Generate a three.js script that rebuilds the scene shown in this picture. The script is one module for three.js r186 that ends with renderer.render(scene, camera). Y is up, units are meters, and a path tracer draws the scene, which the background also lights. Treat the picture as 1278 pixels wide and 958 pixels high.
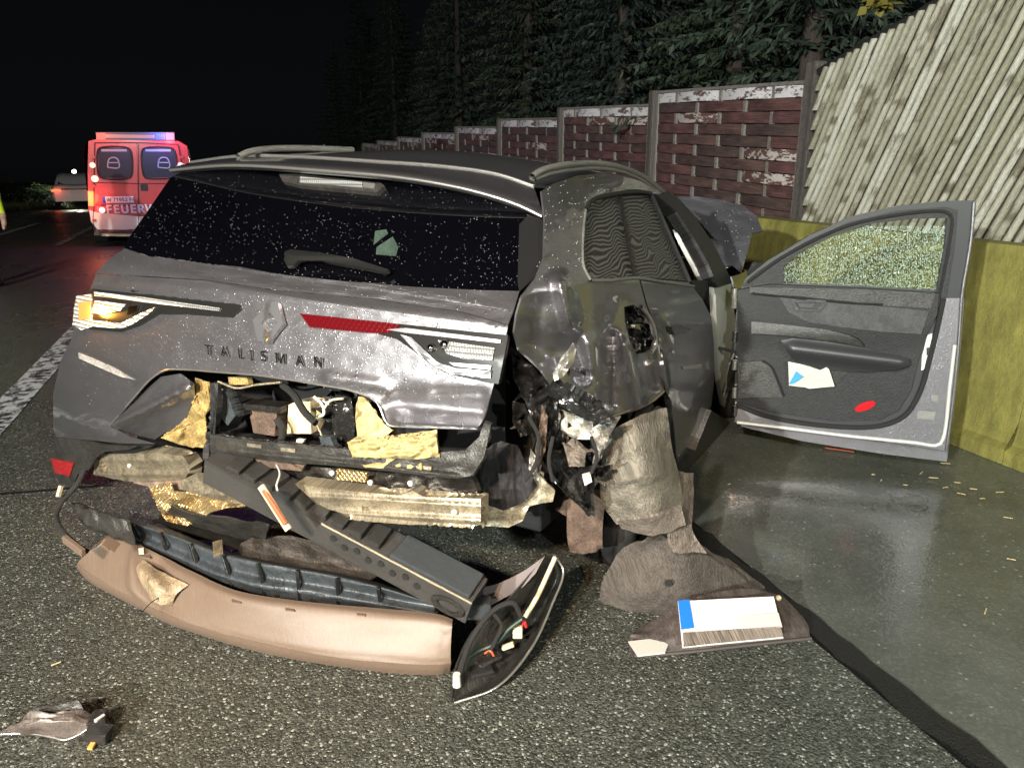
import * as THREE from 'three';
import { mergeGeometries, mergeVertices, toCreasedNormals } from 'three/addons/utils/BufferGeometryUtils.js';
import { RoundedBoxGeometry } from 'three/addons/geometries/RoundedBoxGeometry.js';
import { ImprovedNoise } from 'three/addons/math/ImprovedNoise.js';
import { MarchingCubes } from 'three/addons/objects/MarchingCubes.js';
import { FontLoader } from 'three/addons/loaders/FontLoader.js';
import { TextGeometry } from 'three/addons/geometries/TextGeometry.js';

// ---------------------------------------------------------------- camera, sky, light, exposure
const scene = new THREE.Scene();
const F = 950, CX = 639, CY = 479, PIT = 0.2835, H = 1.5;            // photo pixels, radians, metres
const camera = new THREE.PerspectiveCamera(2 * Math.atan(479 / F) * 180 / Math.PI, 1278 / 958, 0.05, 400);
camera.position.set(0, H, 0);
camera.rotation.set(-PIT, 0, 0);
const renderer = new THREE.WebGLRenderer({ antialias: true });
renderer.toneMapping = THREE.LinearToneMapping;
renderer.toneMappingExposure = 1.4;
renderer.shadowMap.enabled = true;
{ // night sky: almost black, a trace of town light low over the horizon
  const w = 64, h = 32, d = new Float32Array(w * h * 4);
  for (let j = 0; j < h; j++) for (let i = 0; i < w; i++) {
    const el = Math.abs((j + .5) / h - .5) * 2, g = 0.0012 + 0.0022 * Math.exp(-el * 9), k = (j * w + i) * 4;
    d[k] = g * .9; d[k + 1] = g * .95; d[k + 2] = g * 1.1; d[k + 3] = 1;
  }
  const t = new THREE.DataTexture(d, w, h, THREE.RGBAFormat, THREE.FloatType);
  t.mapping = THREE.EquirectangularReflectionMapping; t.magFilter = THREE.LinearFilter; t.needsUpdate = true;
  scene.background = t; scene.environment = t;
}
const moon = new THREE.DirectionalLight(0xcfdcff, 0.02);
moon.position.set(-20, 40, 25); moon.target.position.set(0, 0, -6);
moon.castShadow = true; moon.shadow.radius = 4; moon.shadow.mapSize.set(1024, 1024);
Object.assign(moon.shadow.camera, { left: -30, right: 30, top: 30, bottom: -30, near: 1, far: 120 });
scene.add(moon, moon.target);

// ---------------------------------------------------------------- helpers
const V = (x, y, z) => new THREE.Vector3(x, y, z);
let seed = 7;
const rnd = () => { seed |= 0; seed = seed + 0x6D2B79F5 | 0; let t = Math.imul(seed ^ seed >>> 15, 1 | seed); t = t + Math.imul(t ^ t >>> 7, 61 | t) ^ t; return ((t ^ t >>> 14) >>> 0) / 4294967296; };
const rr = (a, b) => a + (b - a) * rnd();
const perlin = new ImprovedNoise();
const noise = (x, y, z = 0) => perlin.noise(x + 31.3, y + 17.7, z + 5.1);
const fbm = (x, y, z = 0, o = 4) => { let s = 0, a = .5; for (let i = 0; i < o; i++) { s += a * noise(x, y, z); x *= 2.03; y *= 2.03; z *= 2.03; a *= .5; } return s; };
const lerp = (a, b, t) => a + (b - a) * t, clamp = (x, a, b) => Math.max(a, Math.min(b, x));
const smooth = (a, b, x) => { const t = clamp((x - a) / (b - a), 0, 1); return t * t * (3 - 2 * t); };
const interp = (pts, x) => { if (x <= pts[0][0]) return pts[0][1]; for (let i = 1; i < pts.length; i++) if (x <= pts[i][0]) return lerp(pts[i - 1][1], pts[i][1], (x - pts[i - 1][0]) / (pts[i][0] - pts[i - 1][0])); return pts[pts.length - 1][1]; };

function ray(u, v) { const x = (u - CX) / F, y = -(v - CY) / F, c = Math.cos(PIT), s = Math.sin(PIT); return V(x, y * c - s, -y * s - c); }
const W = (u, v, D) => { const r = ray(u, v); return r.multiplyScalar(D / -r.z).add(V(0, H, 0)); };      // a point D metres down the z axis
const G = (u, v, y = 0) => { const r = ray(u, v); return r.multiplyScalar((y - H) / r.y).add(V(0, H, 0)); }; // a point at height y
const planeHit = (P0, N) => (u, v, off = 0) => { const r = ray(u, v); const t = (P0.clone().addScaledVector(N, off).sub(V(0, H, 0)).dot(N)) / r.dot(N); return r.multiplyScalar(t).add(V(0, H, 0)); };

// names, labels, groups
const counts = {};
const numbered = n => { const k = counts[n] = (counts[n] ?? -1) + 1; return k ? n + '_' + String(k).padStart(3, '0') : n; };
function tag(o, label, category, group, kind) { if (label) o.userData.label = label; if (category) o.userData.category = category; if (group) o.userData.group = group; if (kind) o.userData.kind = kind; return o; }
function thing(name, label, category, pos = V(0, 0, 0), turn = 0, group) {
  const o = new THREE.Group(); o.name = numbered(name); o.position.copy(pos); o.rotation.y = turn; scene.add(o); o.updateMatrixWorld(true);
  return tag(o, label, category, group);
}
function root(o) { while (o.parent && o.parent !== scene) o = o.parent; return o; }
// a part whose geometry is given in world metres; parents carry no transform of their own except the root group
function part(name, geo, mat, parent) {
  const r = root(parent); r.updateMatrixWorld(true);
  geo = geo.clone(); geo.applyMatrix4(r.matrixWorld.clone().invert());
  const m = new THREE.Mesh(geo, mat); m.name = name; m.castShadow = m.receiveShadow = true; parent.add(m); return m;
}
// a one-mesh thing in world metres, its origin moved to the base
function solo(name, geo, mat, label, category, group, kind) {
  geo = geo.clone(); geo.computeBoundingBox(); const b = geo.boundingBox, c = b.getCenter(V()); c.y = b.min.y;
  geo.translate(-c.x, -c.y, -c.z);
  const m = new THREE.Mesh(geo, mat); m.name = numbered(name); m.position.copy(c); m.castShadow = m.receiveShadow = true; scene.add(m); m.updateMatrixWorld(true);
  return tag(m, label, category, group, kind);
}
const struct = (name, geo, mat, parent) => { const m = new THREE.Mesh(geo, mat); m.name = parent ? name : numbered(name); m.receiveShadow = m.castShadow = true; (parent || scene).add(m); if (!parent) m.userData.kind = 'structure'; return m; };

// geometry tools
function fin(pos, idx, uv) { const g = new THREE.BufferGeometry(); g.setAttribute('position', new THREE.Float32BufferAttribute(pos, 3)); g.setAttribute('uv', new THREE.Float32BufferAttribute(uv, 2)); if (idx) g.setIndex(idx); g.computeVertexNormals(); return g; }
function solidify(g, t) { // thickness t against the normals
  const p = g.attributes.position, n = g.attributes.normal, uv = g.attributes.uv, ix = g.index.array, N = p.count;
  const pos = [], uvs = [], idx = [];
  for (let k = 0; k < 2; k++) for (let i = 0; i < N; i++) { const o = k ? t : 0; pos.push(p.getX(i) - n.getX(i) * o, p.getY(i) - n.getY(i) * o, p.getZ(i) - n.getZ(i) * o); uvs.push(uv.getX(i), uv.getY(i)); }
  const ed = new Map();
  for (let i = 0; i < ix.length; i += 3) {
    const [a, b, c] = [ix[i], ix[i + 1], ix[i + 2]]; idx.push(a, b, c, a + N, c + N, b + N);
    for (const [e, f] of [[a, b], [b, c], [c, a]]) { const k = e < f ? e + '_' + f : f + '_' + e; ed.has(k) ? ed.set(k, null) : ed.set(k, [e, f]); }
  }
  for (const v of ed.values()) if (v) { const [a, b] = v, q = pos.length / 3; for (const i of [a, b, a + N, b + N]) { pos.push(pos[i * 3], pos[i * 3 + 1], pos[i * 3 + 2]); uvs.push(uvs[i * 2], uvs[i * 2 + 1]); } idx.push(q, q + 2, q + 1, q + 1, q + 2, q + 3); }
  return fin(pos, idx, uvs);
}
function curve2(pts, n = 5, closed = true) { const c = new THREE.CatmullRomCurve3(pts.map(p => V(p[0], p[1], 0)), closed, 'centripetal'); return c.getPoints(pts.length * n).slice(0, closed ? -1 : undefined).map(p => [p.x, p.y]); }
// a panel: outline (and holes) traced in photo pixels, laid onto a real surface by map(u, v), cut into triangles no longer than L pixels, t metres thick
function patch(outline, map, { L = 14, t = 0.004, holes = [], disp, uvOf, round = 0 } = {}) {
  if (round) outline = curve2(outline, round);
  const sh = outline.map(p => new THREE.Vector2(p[0], p[1])), hs = holes.map(h => h.map(p => new THREE.Vector2(p[0], p[1])));
  if (!THREE.ShapeUtils.isClockWise(sh)) sh.reverse();                  // photo v runs down
  hs.forEach(h => { if (THREE.ShapeUtils.isClockWise(h)) h.reverse(); });
  let tris = THREE.ShapeUtils.triangulateShape(sh, hs); const P = [...sh, ...hs.flat()].map(p => [p.x, p.y]);
  for (let it = 0; it < 9; it++) {
    const mid = new Map(); let any = false;
    const sp = (a, b) => { const d = Math.hypot(P[a][0] - P[b][0], P[a][1] - P[b][1]); if (d <= L) return -1; any = true; const k = a < b ? a * 65536 + b : b * 65536 + a; if (!mid.has(k)) { mid.set(k, P.length); P.push([(P[a][0] + P[b][0]) / 2, (P[a][1] + P[b][1]) / 2]); } return mid.get(k); };
    const out = [];
    for (const [a, b, c] of tris) {
      // split only the longest edges first for better shapes
      const ab = sp(a, b), bc = sp(b, c), ca = sp(c, a), k = (ab >= 0) + (bc >= 0) + (ca >= 0);
      if (!k) out.push([a, b, c]);
      else if (k === 3) out.push([a, ab, ca], [ab, b, bc], [ca, bc, c], [ab, bc, ca]);
      else if (k === 1) { if (ab >= 0) out.push([a, ab, c], [ab, b, c]); else if (bc >= 0) out.push([b, bc, a], [bc, c, a]); else out.push([c, ca, b], [ca, a, b]); }
      else { if (ab < 0) out.push([c, ca, bc], [ca, a, bc], [a, b, bc]); else if (bc < 0) out.push([a, ab, ca], [ab, b, ca], [b, c, ca]); else out.push([b, bc, ab], [bc, c, ab], [c, a, ab]); }
    }
    tris = out; if (!any) break;
  }
  const pos = [], uv = [];
  for (const p of P) { const q = map(p[0], p[1], disp ? disp(p[0], p[1]) : 0); pos.push(q.x, q.y, q.z); const w = uvOf ? uvOf(q, p) : [q.x * .9 - q.z * .3, q.y + q.z * .6]; uv.push(w[0], w[1]); }
  const idx = []; for (const q of tris) idx.push(q[0], q[2], q[1]);
  let g = fin(pos, idx, uv);
  // face the camera
  const a = V(pos[idx[0] * 3], pos[idx[0] * 3 + 1], pos[idx[0] * 3 + 2]); let s = 0; for (let i = 0; i < g.attributes.normal.count; i += 3) s += V().fromBufferAttribute(g.attributes.normal, i).dot(V(0, H, 0).sub(V().fromBufferAttribute(g.attributes.position, i)));
  if (s < 0) { for (let i = 0; i < idx.length; i += 3) { const k = idx[i]; idx[i] = idx[i + 1]; idx[i + 1] = k; } g = fin(pos, idx, uv); }
  return t ? solidify(g, t) : g;
}
// a smooth sheet through a grid of points
function loft(rows, nu = 6, nv = 6, t = 0, nfn) {
  const R = rows.map(r => new THREE.CatmullRomCurve3(r, false, 'centripetal')), U = (rows[0].length - 1) * nu, VV = (rows.length - 1) * nv;
  const cols = []; for (let i = 0; i <= U; i++) cols.push(rows.length > 1 ? new THREE.CatmullRomCurve3(R.map(c => c.getPoint(i / U)), false, 'centripetal') : null);
  const pos = [], uv = [], idx = [];
  for (let j = 0; j <= VV; j++) for (let i = 0; i <= U; i++) { const p = cols[i].getPoint(j / VV); if (nfn) nfn(p, i / U, j / VV); pos.push(p.x, p.y, p.z); uv.push(p.x * .9 - p.z * .3, p.y + p.z * .8); }
  for (let j = 0; j < VV; j++) for (let i = 0; i < U; i++) { const a = j * (U + 1) + i; idx.push(a, a + 1, a + U + 1, a + 1, a + U + 2, a + U + 1); }
  let g = fin(pos, idx, uv); let s = 0; for (let i = 0; i < g.attributes.normal.count; i += 5) s += V().fromBufferAttribute(g.attributes.normal, i).dot(V(0, H, 0).sub(V().fromBufferAttribute(g.attributes.position, i)));
  if (s < 0) { for (let i = 0; i < idx.length; i += 3) { const k = idx[i]; idx[i] = idx[i + 1]; idx[i + 1] = k; } g = fin(pos, idx, uv); }
  return t ? solidify(g, t) : g;
}
const tube = (pts, r, n = 6, closed = false) => new THREE.TubeGeometry(new THREE.CatmullRomCurve3(pts, closed, 'centripetal'), Math.max(8, pts.length * 7), r, n, closed);
const merge = gs => mergeGeometries(gs.map(g => { const k = g.index ? g.toNonIndexed() : g.clone(); for (const n of Object.keys(k.attributes)) if (!['position', 'normal', 'uv'].includes(n)) k.deleteAttribute(n); if (!k.attributes.uv) k.setAttribute('uv', new THREE.Float32BufferAttribute(new Float32Array(k.attributes.position.count * 2), 2)); return k; }));
// a bevelled bar from A to B, w wide, h high
function bar(A, B, w, h, up = V(0, 1, 0), bev = 0.15) {
  const d = B.clone().sub(A), l = d.length(); d.normalize(); const x = up.clone().cross(d).normalize(), y = d.clone().cross(x);
  const g = bev ? new RoundedBoxGeometry(w, h, l, 1, Math.min(w, h) * bev) : new THREE.BoxGeometry(w, h, l);
  g.applyMatrix4(new THREE.Matrix4().makeBasis(x, y, d).setPosition(A.clone().add(B).multiplyScalar(.5))); return g;
}
const box = (w, h, d, x, y, z, b = .01) => (b ? new RoundedBoxGeometry(w, h, d, 1, Math.min(b, w / 2.1, h / 2.1, d / 2.1)) : new THREE.BoxGeometry(w, h, d)).translate(x, y, z);
function crumple(g, amp, fr, sd = 0) { const p = g.attributes.position; for (let i = 0; i < p.count; i++) { const x = p.getX(i) * fr, y = p.getY(i) * fr, z = p.getZ(i) * fr; const a = 1 - 2 * Math.abs(noise(x + sd, y, z)), b = 1 - 2 * Math.abs(noise(x, y + sd + 9, z)), c = 1 - 2 * Math.abs(noise(x, y, z + sd + 21)); p.setXYZ(i, p.getX(i) + a * amp, p.getY(i) + b * amp, p.getZ(i) + c * amp); } g.computeVertexNormals(); return g; }
const facet = g => { g = g.index ? g.toNonIndexed() : g; g.computeVertexNormals(); return g; };

// ---------------------------------------------------------------- textures
function dtex(n, m, fn, srgb, rx = 1, ry = 1) {
  const d = new Uint8Array(n * m * 4); for (let j = 0; j < m; j++) for (let i = 0; i < n; i++) { const c = fn(i / n, j / m, i, j), k = (j * n + i) * 4; if (typeof c === 'number') d[k] = d[k + 1] = d[k + 2] = clamp(c, 0, 1) * 255; else { d[k] = clamp(c[0], 0, 1) * 255; d[k + 1] = clamp(c[1], 0, 1) * 255; d[k + 2] = clamp(c[2], 0, 1) * 255; } d[k + 3] = 255; }
  const t = new THREE.DataTexture(d, n, m); t.wrapS = t.wrapT = THREE.RepeatWrapping; t.magFilter = THREE.LinearFilter; t.minFilter = THREE.LinearMipmapLinearFilter; t.generateMipmaps = true; if (srgb) t.colorSpace = THREE.SRGBColorSpace; t.repeat.set(rx, ry); t.needsUpdate = true; return t;
}
// periodic value noise
function vnoise(period, sd) { const n = period, a = new Float32Array(n * n); const s0 = seed; seed = sd; for (let i = 0; i < n * n; i++) a[i] = rnd(); seed = s0; return (x, y) => { x *= n; y *= n; const i = Math.floor(x), j = Math.floor(y), u = x - i, v = y - j, f = u * u * (3 - 2 * u), g = v * v * (3 - 2 * v), A = (p, q) => a[(((q % n) + n) % n) * n + ((p % n) + n) % n]; return lerp(lerp(A(i, j), A(i + 1, j), f), lerp(A(i, j + 1), A(i + 1, j + 1), f), g); }; }
const n8 = vnoise(8, 11), n16 = vnoise(16, 12), n32 = vnoise(32, 13), n64 = vnoise(64, 14), n128 = vnoise(128, 15), n256 = vnoise(256, 16), n512 = vnoise(512, 17);
const fb = (x, y) => .4 * n8(x, y) + .25 * n16(x, y) + .15 * n32(x, y) + .1 * n64(x, y) + .1 * n128(x, y);
// stones splatted into a tile: height, brightness
function grains(n, count, r0, r1, sd) {
  const s0 = seed; seed = sd; const h = new Float32Array(n * n), c = new Float32Array(n * n).fill(.12);
  for (let k = 0; k < count; k++) { const x = rnd() * n, y = rnd() * n, a = rr(r0, r1), b = a * rr(.6, 1), th = rnd() * 3.14, top = rr(.35, 1), br = Math.pow(rnd(), 1.6), ct = Math.cos(th), st = Math.sin(th), R = Math.ceil(a);
    for (let j = -R; j <= R; j++) for (let i = -R; i <= R; i++) { const p = (i * ct + j * st) / a, q = (j * ct - i * st) / b, d = p * p + q * q; if (d > 1) continue; const z = top * (1 - d * d * .75), X = ((Math.floor(x) + i) % n + n) % n, Y = ((Math.floor(y) + j) % n + n) % n, m = Y * n + X; if (z > h[m]) { h[m] = z; c[m] = .25 + .75 * br; } } }
  seed = s0; return { h, c };
}
const std = o => new THREE.MeshStandardMaterial(o), phy = o => new THREE.MeshPhysicalMaterial(o);
const lin = (r, g, b) => new THREE.Color().setRGB(r, g, b);
const M = {};
{
  const N = 2048, g = grains(N, 110000, 3, 7.5, 5);
  const ac = dtex(N, N, (x, y, i, j) => { const v = (.17) + .21 * g.c[j * N + i] + .06 * (fb(x, y) - .5), w = g.c[j * N + i] > .93 ? .2 : 0; return [v * .98 + w, v * 1.01 + w, v * .93 + w]; }, true);
  const ab = dtex(N, N, (x, y, i, j) => g.h[j * N + i]);
  const ar = dtex(512, 512, (x, y) => .20 + .35 * fb(x, y));
  ac.repeat.set(1 / 1.7, 1 / 1.7); ab.repeat.set(1 / 1.7, 1 / 1.7); ar.repeat.set(1 / 5.3, 1 / 5.3);
  M.asphalt = std({ map: ac, bumpMap: ab, bumpScale: .0032, roughnessMap: ar, roughness: .85 });
  const g2 = grains(1024, 26000, 2, 4.2, 8);
  const bc = dtex(1024, 1024, (x, y, i, j) => { const f = fb(x, y), v = .30 + .06 * g2.c[j * 1024 + i] + .13 * (f - .5), w = g2.c[j * 1024 + i] > .985 ? .14 : 0; return [v * .98 + w, v + w, v * .93 + w]; }, true);
  const bb = dtex(1024, 1024, (x, y, i, j) => .55 * g2.h[j * 1024 + i] + .45 * n32(x, y));
  const br = dtex(512, 512, (x, y) => { const f = fb(x * 1, y); return .10 + .22 * smooth(.40, .62, f) + .05 * n128(x, y); });
  for (const t of [bc, bb]) t.repeat.set(1 / 1.7, 1 / 1.7); br.repeat.set(1 / 3.1, 1 / 3.1);
  M.shoulder = std({ map: bc, bumpMap: bb, bumpScale: .0008, roughnessMap: br, roughness: 1 });
  // moss and algae on concrete: streaks run down the face
  const mc = dtex(1024, 1024, (x, y) => { const st = .5 * n64(x, y * .12) + .3 * n256(x, y * .2) + .2 * n16(x, y * .4), f = fb(x, y), k = clamp(.25 + .9 * (st - .35) + .7 * (f - .45), 0, 1), s = .06 * (n512(x, y) - .5); return [lerp(.34, .54, k) + s, lerp(.325, .515, k) + s, lerp(.14, .25, k) + s * .5]; }, true);
  const mb = dtex(512, 512, (x, y) => .6 * n128(x, y) + .4 * n32(x, y));
  mc.repeat.set(1 / 2.3, 1 / 1.4); mb.repeat.set(1 / .8, 1 / .8);
  M.moss = std({ map: mc, bumpMap: mb, bumpScale: .002, roughness: .8 });
  // metallic car paint under rain
  const pb = (() => { const n = 1024, h = new Float32Array(n * n); const s0 = seed; seed = 77; for (let k = 0; k < 5200; k++) { const x = rnd() * n, y = rnd() * n, r = rnd() < .06 ? rr(3, 5) : rr(1, 2.6), R = Math.ceil(r); for (let j = -R; j <= R; j++) for (let i = -R; i <= R; i++) { const d = (i * i + j * j) / (r * r); if (d > 1) continue; const m = (((y | 0) + j + n) % n) * n + (((x | 0) + i + n) % n); h[m] = Math.max(h[m], Math.sqrt(1 - d) * r / 5); } } seed = s0; return dtex(n, n, (x, y, i, j) => h[j * n + i]); })();
  pb.repeat.set(1 / .75, 1 / .75);
  const pc = dtex(512, 512, (x, y) => .82 + .06 * (fb(x, y) - .5) + .08 * (n512(x, y) - .5)); pc.colorSpace = THREE.SRGBColorSpace; pc.repeat.set(1 / .9, 1 / .9);
  M.drops = pb;
  M.paint = phy({ color: lin(.375, .365, .395), map: pc, metalness: .9, roughness: .40, clearcoat: 1, clearcoatRoughness: .06, bumpMap: pb, bumpScale: .0012 });
  M.paintPlain = M.paint;
  M.glassDark = phy({ color: lin(.0012, .0012, .002), roughness: .05, metalness: 0, clearcoat: 1, clearcoatRoughness: .03 });
  const dust = dtex(512, 512, (x, y) => { const f = fb(x, y); return .84 + .6 * (f - .5) + .3 * (n128(x, y) - .5) + .15 * (n512(x, y) - .5); }); dust.colorSpace = THREE.SRGBColorSpace; dust.repeat.set(3, 3);
  const dustB = dtex(512, 512, (x, y) => .5 * n64(x, y) + .5 * n256(x, y)); dustB.repeat.set(3, 3);
  M.dust = dust;
  const worn = (r, g, b, o = {}) => std({ color: lin(r * 1.45, g * 1.45, b * 1.45), map: dust, bumpMap: dustB, bumpScale: .0015, roughness: .55, ...o });
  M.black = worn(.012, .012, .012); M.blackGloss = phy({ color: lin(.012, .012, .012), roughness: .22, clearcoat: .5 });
  M.trim = worn(.009, .009, .0095, { roughness: .6 });
  M.darkPlastic = worn(.026, .025, .023, { roughness: .42 });
  M.bluePlastic = worn(.035, .042, .048, { roughness: .38 });
  M.tan = worn(.23, .165, .125, { roughness: .5, bumpScale: .0004 });
  M.skirt = std({ color: lin(.20, .142, .105), map: pc, bumpMap: dustB, bumpScale: .0003, roughness: .5 });
  M.skirtDark = std({ color: lin(.055, .046, .045), roughness: .55 });
  M.galv = phy({ color: lin(.60, .52, .38), map: dust, metalness: .75, roughness: .42, bumpMap: dustB, bumpScale: .0008 });
  M.steel = phy({ color: lin(.62, .6, .57), metalness: .9, roughness: .28 });
  M.steelDark = worn(.05, .046, .042, { metalness: .7, roughness: .35 });
  M.chrome = phy({ color: lin(.75, .76, .78), metalness: 1, roughness: .12 });
  M.silver = phy({ color: lin(.38, .38, .40), metalness: .9, roughness: .34, clearcoat: .5 });
  M.chromeDark = phy({ color: lin(.28, .28, .29), metalness: 1, roughness: .22 });
  const qt = dtex(256, 256, (x, y) => { const a = Math.abs(((x + y) * 6) % 1 - .5), b = Math.abs(((x - y + 4) * 6) % 1 - .5); return Math.min(1, 2.4 * Math.min(.5 - a, .5 - b) + .1); }); qt.repeat.set(9, 9);
  M.foil = phy({ color: lin(.66, .50, .26), metalness: .85, roughness: .36, bumpMap: qt, bumpScale: .006 });
  M.felt = worn(.14, .115, .095, { roughness: .95, bumpScale: .004 });
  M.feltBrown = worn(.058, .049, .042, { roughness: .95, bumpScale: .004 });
  M.liner = worn(.125, .112, .09, { roughness: .85, bumpScale: .003 });
  M.rail = worn(.15, .15, .135, { roughness: .5 }); M.tape = std({ color: lin(.33, .27, .125), roughness: .55, bumpMap: dustB, bumpScale: .0006 }); M.frame = phy({ color: lin(.045, .046, .048), metalness: .2, roughness: .35, clearcoat: .6 });
  M.foam = worn(.27, .19, .065, { roughness: .7 }); M.foamPale = worn(.42, .36, .17, { roughness: .75 });
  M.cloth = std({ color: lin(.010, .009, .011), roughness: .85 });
  M.rubber = worn(.013, .012, .012, { roughness: .8 });
  M.rust = worn(.085, .055, .04, { roughness: .8 });
  M.white = std({ color: lin(.52, .51, .47), roughness: .55 });
  M.jamb = phy({ color: lin(.52, .52, .48), roughness: .45, metalness: .2 });
  M.red = phy({ color: lin(.42, .006, .012), roughness: .25, clearcoat: .8 });
  M.redLens = phy({ color: lin(.07, .003, .005), roughness: .15, clearcoat: 1, bumpMap: qt, bumpScale: .001 });
  const lensT = dtex(128, 128, (x, y) => (((x * 16) % 1 > .22) && ((y * 10) % 1 > .25)) ? .95 : .35); lensT.repeat.set(7, 7);
  M.lens = phy({ color: lin(.55, .57, .57), map: lensT, metalness: .5, roughness: .18, clearcoat: 1, bumpMap: lensT, bumpScale: .003 });
  M.orangeTag = std({ color: lin(.62, .10, .04), roughness: .5 });
  M.cream = std({ color: lin(.52, .44, .29), roughness: .55 });
  M.paper = std({ color: lin(.46, .45, .38), roughness: .7, side: THREE.DoubleSide }); M.paperBlue = std({ color: lin(.03, .24, .5), roughness: .6 });
  M.line = (() => { const t = dtex(512, 512, (x, y) => { const f = .5 * n32(x, y) + .3 * n128(x, y) + .2 * n8(x, y); return clamp(.22 + 2.2 * (f - .32), .14, .74) + .06 * (n512(x, y) - .5); }, true); t.repeat.set(1 / 1.1, 1 / 1.1); const b = dtex(256, 256, (x, y) => n128(x, y)); b.repeat.set(3, 3); return std({ map: t, bumpMap: b, bumpScale: .002, roughness: .5 }); })();
  M.tar = std({ color: lin(.008, .008, .008), roughness: .5, bumpMap: dustB, bumpScale: .004 });
  // weathered timber
  const wood = (r, g, b, k) => { const t = dtex(256, 256, (x, y) => { const v = .55 * n16(x * .6, y * 6 % 1) + .3 * n128(x * .3, y) + .3 * n256(x, y) + k * (n8(x, y) - .5); return [r * (.6 + .8 * v), g * (.6 + .8 * v), b * (.6 + .8 * v)]; }, true); return t; };
  const wb = dtex(256, 256, (x, y) => n128(x * .3, y)); 
  M.woodRed = [0, 1, 2].map(i => { const t = wood([.27, .23, .28][i], [.20, .18, .19][i], [.185, .17, .185][i], .5); return std({ map: t, bumpMap: wb, bumpScale: .003, roughness: .6 }); });
  // old paint flaked to pale patches with ragged outlines
  M.woodPale = [0, 1, 2].map(i => std({ roughness: .7, bumpMap: wb, bumpScale: .003, map: dtex(256, 256, (x, y) => { const f = .55 * n8(x + .3 * i, y + .17 * i) + .3 * n32(x, y + .4 * i) + .15 * n128(x, y); const w = smooth(.50, .56, f), s = .12 * (n256(x, y) - .5), q = w * .8; return [lerp(.31, .70, q) + s, lerp(.215, .69, q) + s, lerp(.20, .67, q) + s]; }, true) }));
  M.woodTop = std({ roughness: .7, bumpMap: wb, bumpScale: .003, map: dtex(256, 256, (x, y) => { const f = .5 * n8(x + .2, y) + .3 * n32(x, y) + .2 * n128(x, y), w = smooth(.34, .44, f), s = .14 * (n256(x, y) - .5); return [lerp(.3, .72, w) + s, lerp(.24, .71, w) + s, lerp(.24, .72, w) + s]; }, true) });
  M.post = std({ roughness: .55, bumpMap: wb, bumpScale: .003, map: dtex(256, 256, (x, y) => { const v = .6 * n64(x * 3 % 1, y * .2) + .4 * n256(x, y); return [.34 + .26 * v, .32 + .26 * v, .30 + .26 * v]; }, true) });
  M.postDark = std({ roughness: .55, bumpMap: wb, bumpScale: .003, map: dtex(256, 256, (x, y) => { const v = .6 * n64(x * 3 % 1, y * .2) + .4 * n256(x, y); return [.22 + .16 * v, .20 + .15 * v, .185 + .15 * v]; }, true) });
  M.slats = [0, 1, 2, 3].map(i => std({ roughness: .62, bumpMap: wb, bumpScale: .003, map: dtex(128, 512, (x, y) => { const f = .5 * n8(.13 + i * .11, y * 1.0 + i * .23) + .35 * n32(x * .1 + i * .1, y) + .15 * n128(x, y), d = smooth(.46, .33 - .02 * i, f), s = .08 * (n256(x * .3, y) - .5); return [lerp([.57, .52, .61, .47][i], .36, d) + s * 1.2, lerp([.56, .51, .605, .46][i], .34, d) + s * 1.2, lerp([.50, .45, .56, .39][i], .28, d) + s * 1.2]; }, true) }));
  M.bark = worn(.05, .04, .032, { roughness: .9 });
  M.needle = [std({ color: lin(.024, .040, .025), roughness: .7, side: THREE.DoubleSide }), std({ color: lin(.029, .045, .023), roughness: .7, side: THREE.DoubleSide }), std({ color: lin(.022, .036, .028), roughness: .7, side: THREE.DoubleSide })];
  M.leaf = phy({ color: lin(.05, .08, .026), roughness: .6, side: THREE.DoubleSide });
  M.leafYellow = phy({ color: lin(.14, .12, .02), roughness: .6, side: THREE.DoubleSide });
  M.grass = std({ color: lin(.10, .11, .05), roughness: .9, side: THREE.DoubleSide });
  M.soil = worn(.05, .045, .03, { roughness: .95 });
  M.straw = std({ color: lin(.42, .33, .16), roughness: .8 });
}
const glow = (r, g, b, k) => std({ color: lin(.05, .05, .05), emissive: lin(r, g, b), emissiveIntensity: k, roughness: .3 });
// ---------------------------------------------------------------- ground. Road frame: a runs along the road away from the camera, n to its right
const RD = V(-.33, 0, -.944).normalize(), RN = V(.944, 0, -.33).normalize();
const dip = a => a > 18 ? -.0012 * (a - 18) ** 2 * (a < 60 ? 1 : 0) - (a >= 60 ? .0012 * 42 ** 2 + .1008 * (a - 60) * .3 : 0) : 0;
const bend = a => a > 8 ? -.0008 * (Math.min(a, 70) - 8) ** 2 : 0;
const R = (n, a, y = 0) => V(0, 0, 0).addScaledVector(RN, n + bend(a)).addScaledVector(RD, a).setY(y + dip(a));
function strip(n0, n1, a0, a1, y, nA = 60, nN = 4, wob = 0) {
  const pos = [], uv = [], idx = [];
  for (let j = 0; j <= nA; j++) for (let i = 0; i <= nN; i++) { const a = lerp(a0, a1, Math.pow(j / nA, a1 - a0 > 40 ? 1.6 : 1)), w = wob && (i === 0 || i === nN) ? wob * fbm(a * 5, i * 9.1) * 2 : 0, n = lerp(n0, n1, i / nN) + w, p = R(n, a, y); pos.push(p.x, p.y, p.z); uv.push(n, a); }
  for (let j = 0; j < nA; j++) for (let i = 0; i < nN; i++) { const q = j * (nN + 1) + i; idx.push(q, q + 1, q + nN + 1, q + 1, q + nN + 2, q + nN + 1); }
  return fin(pos, idx, uv);
}
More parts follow.
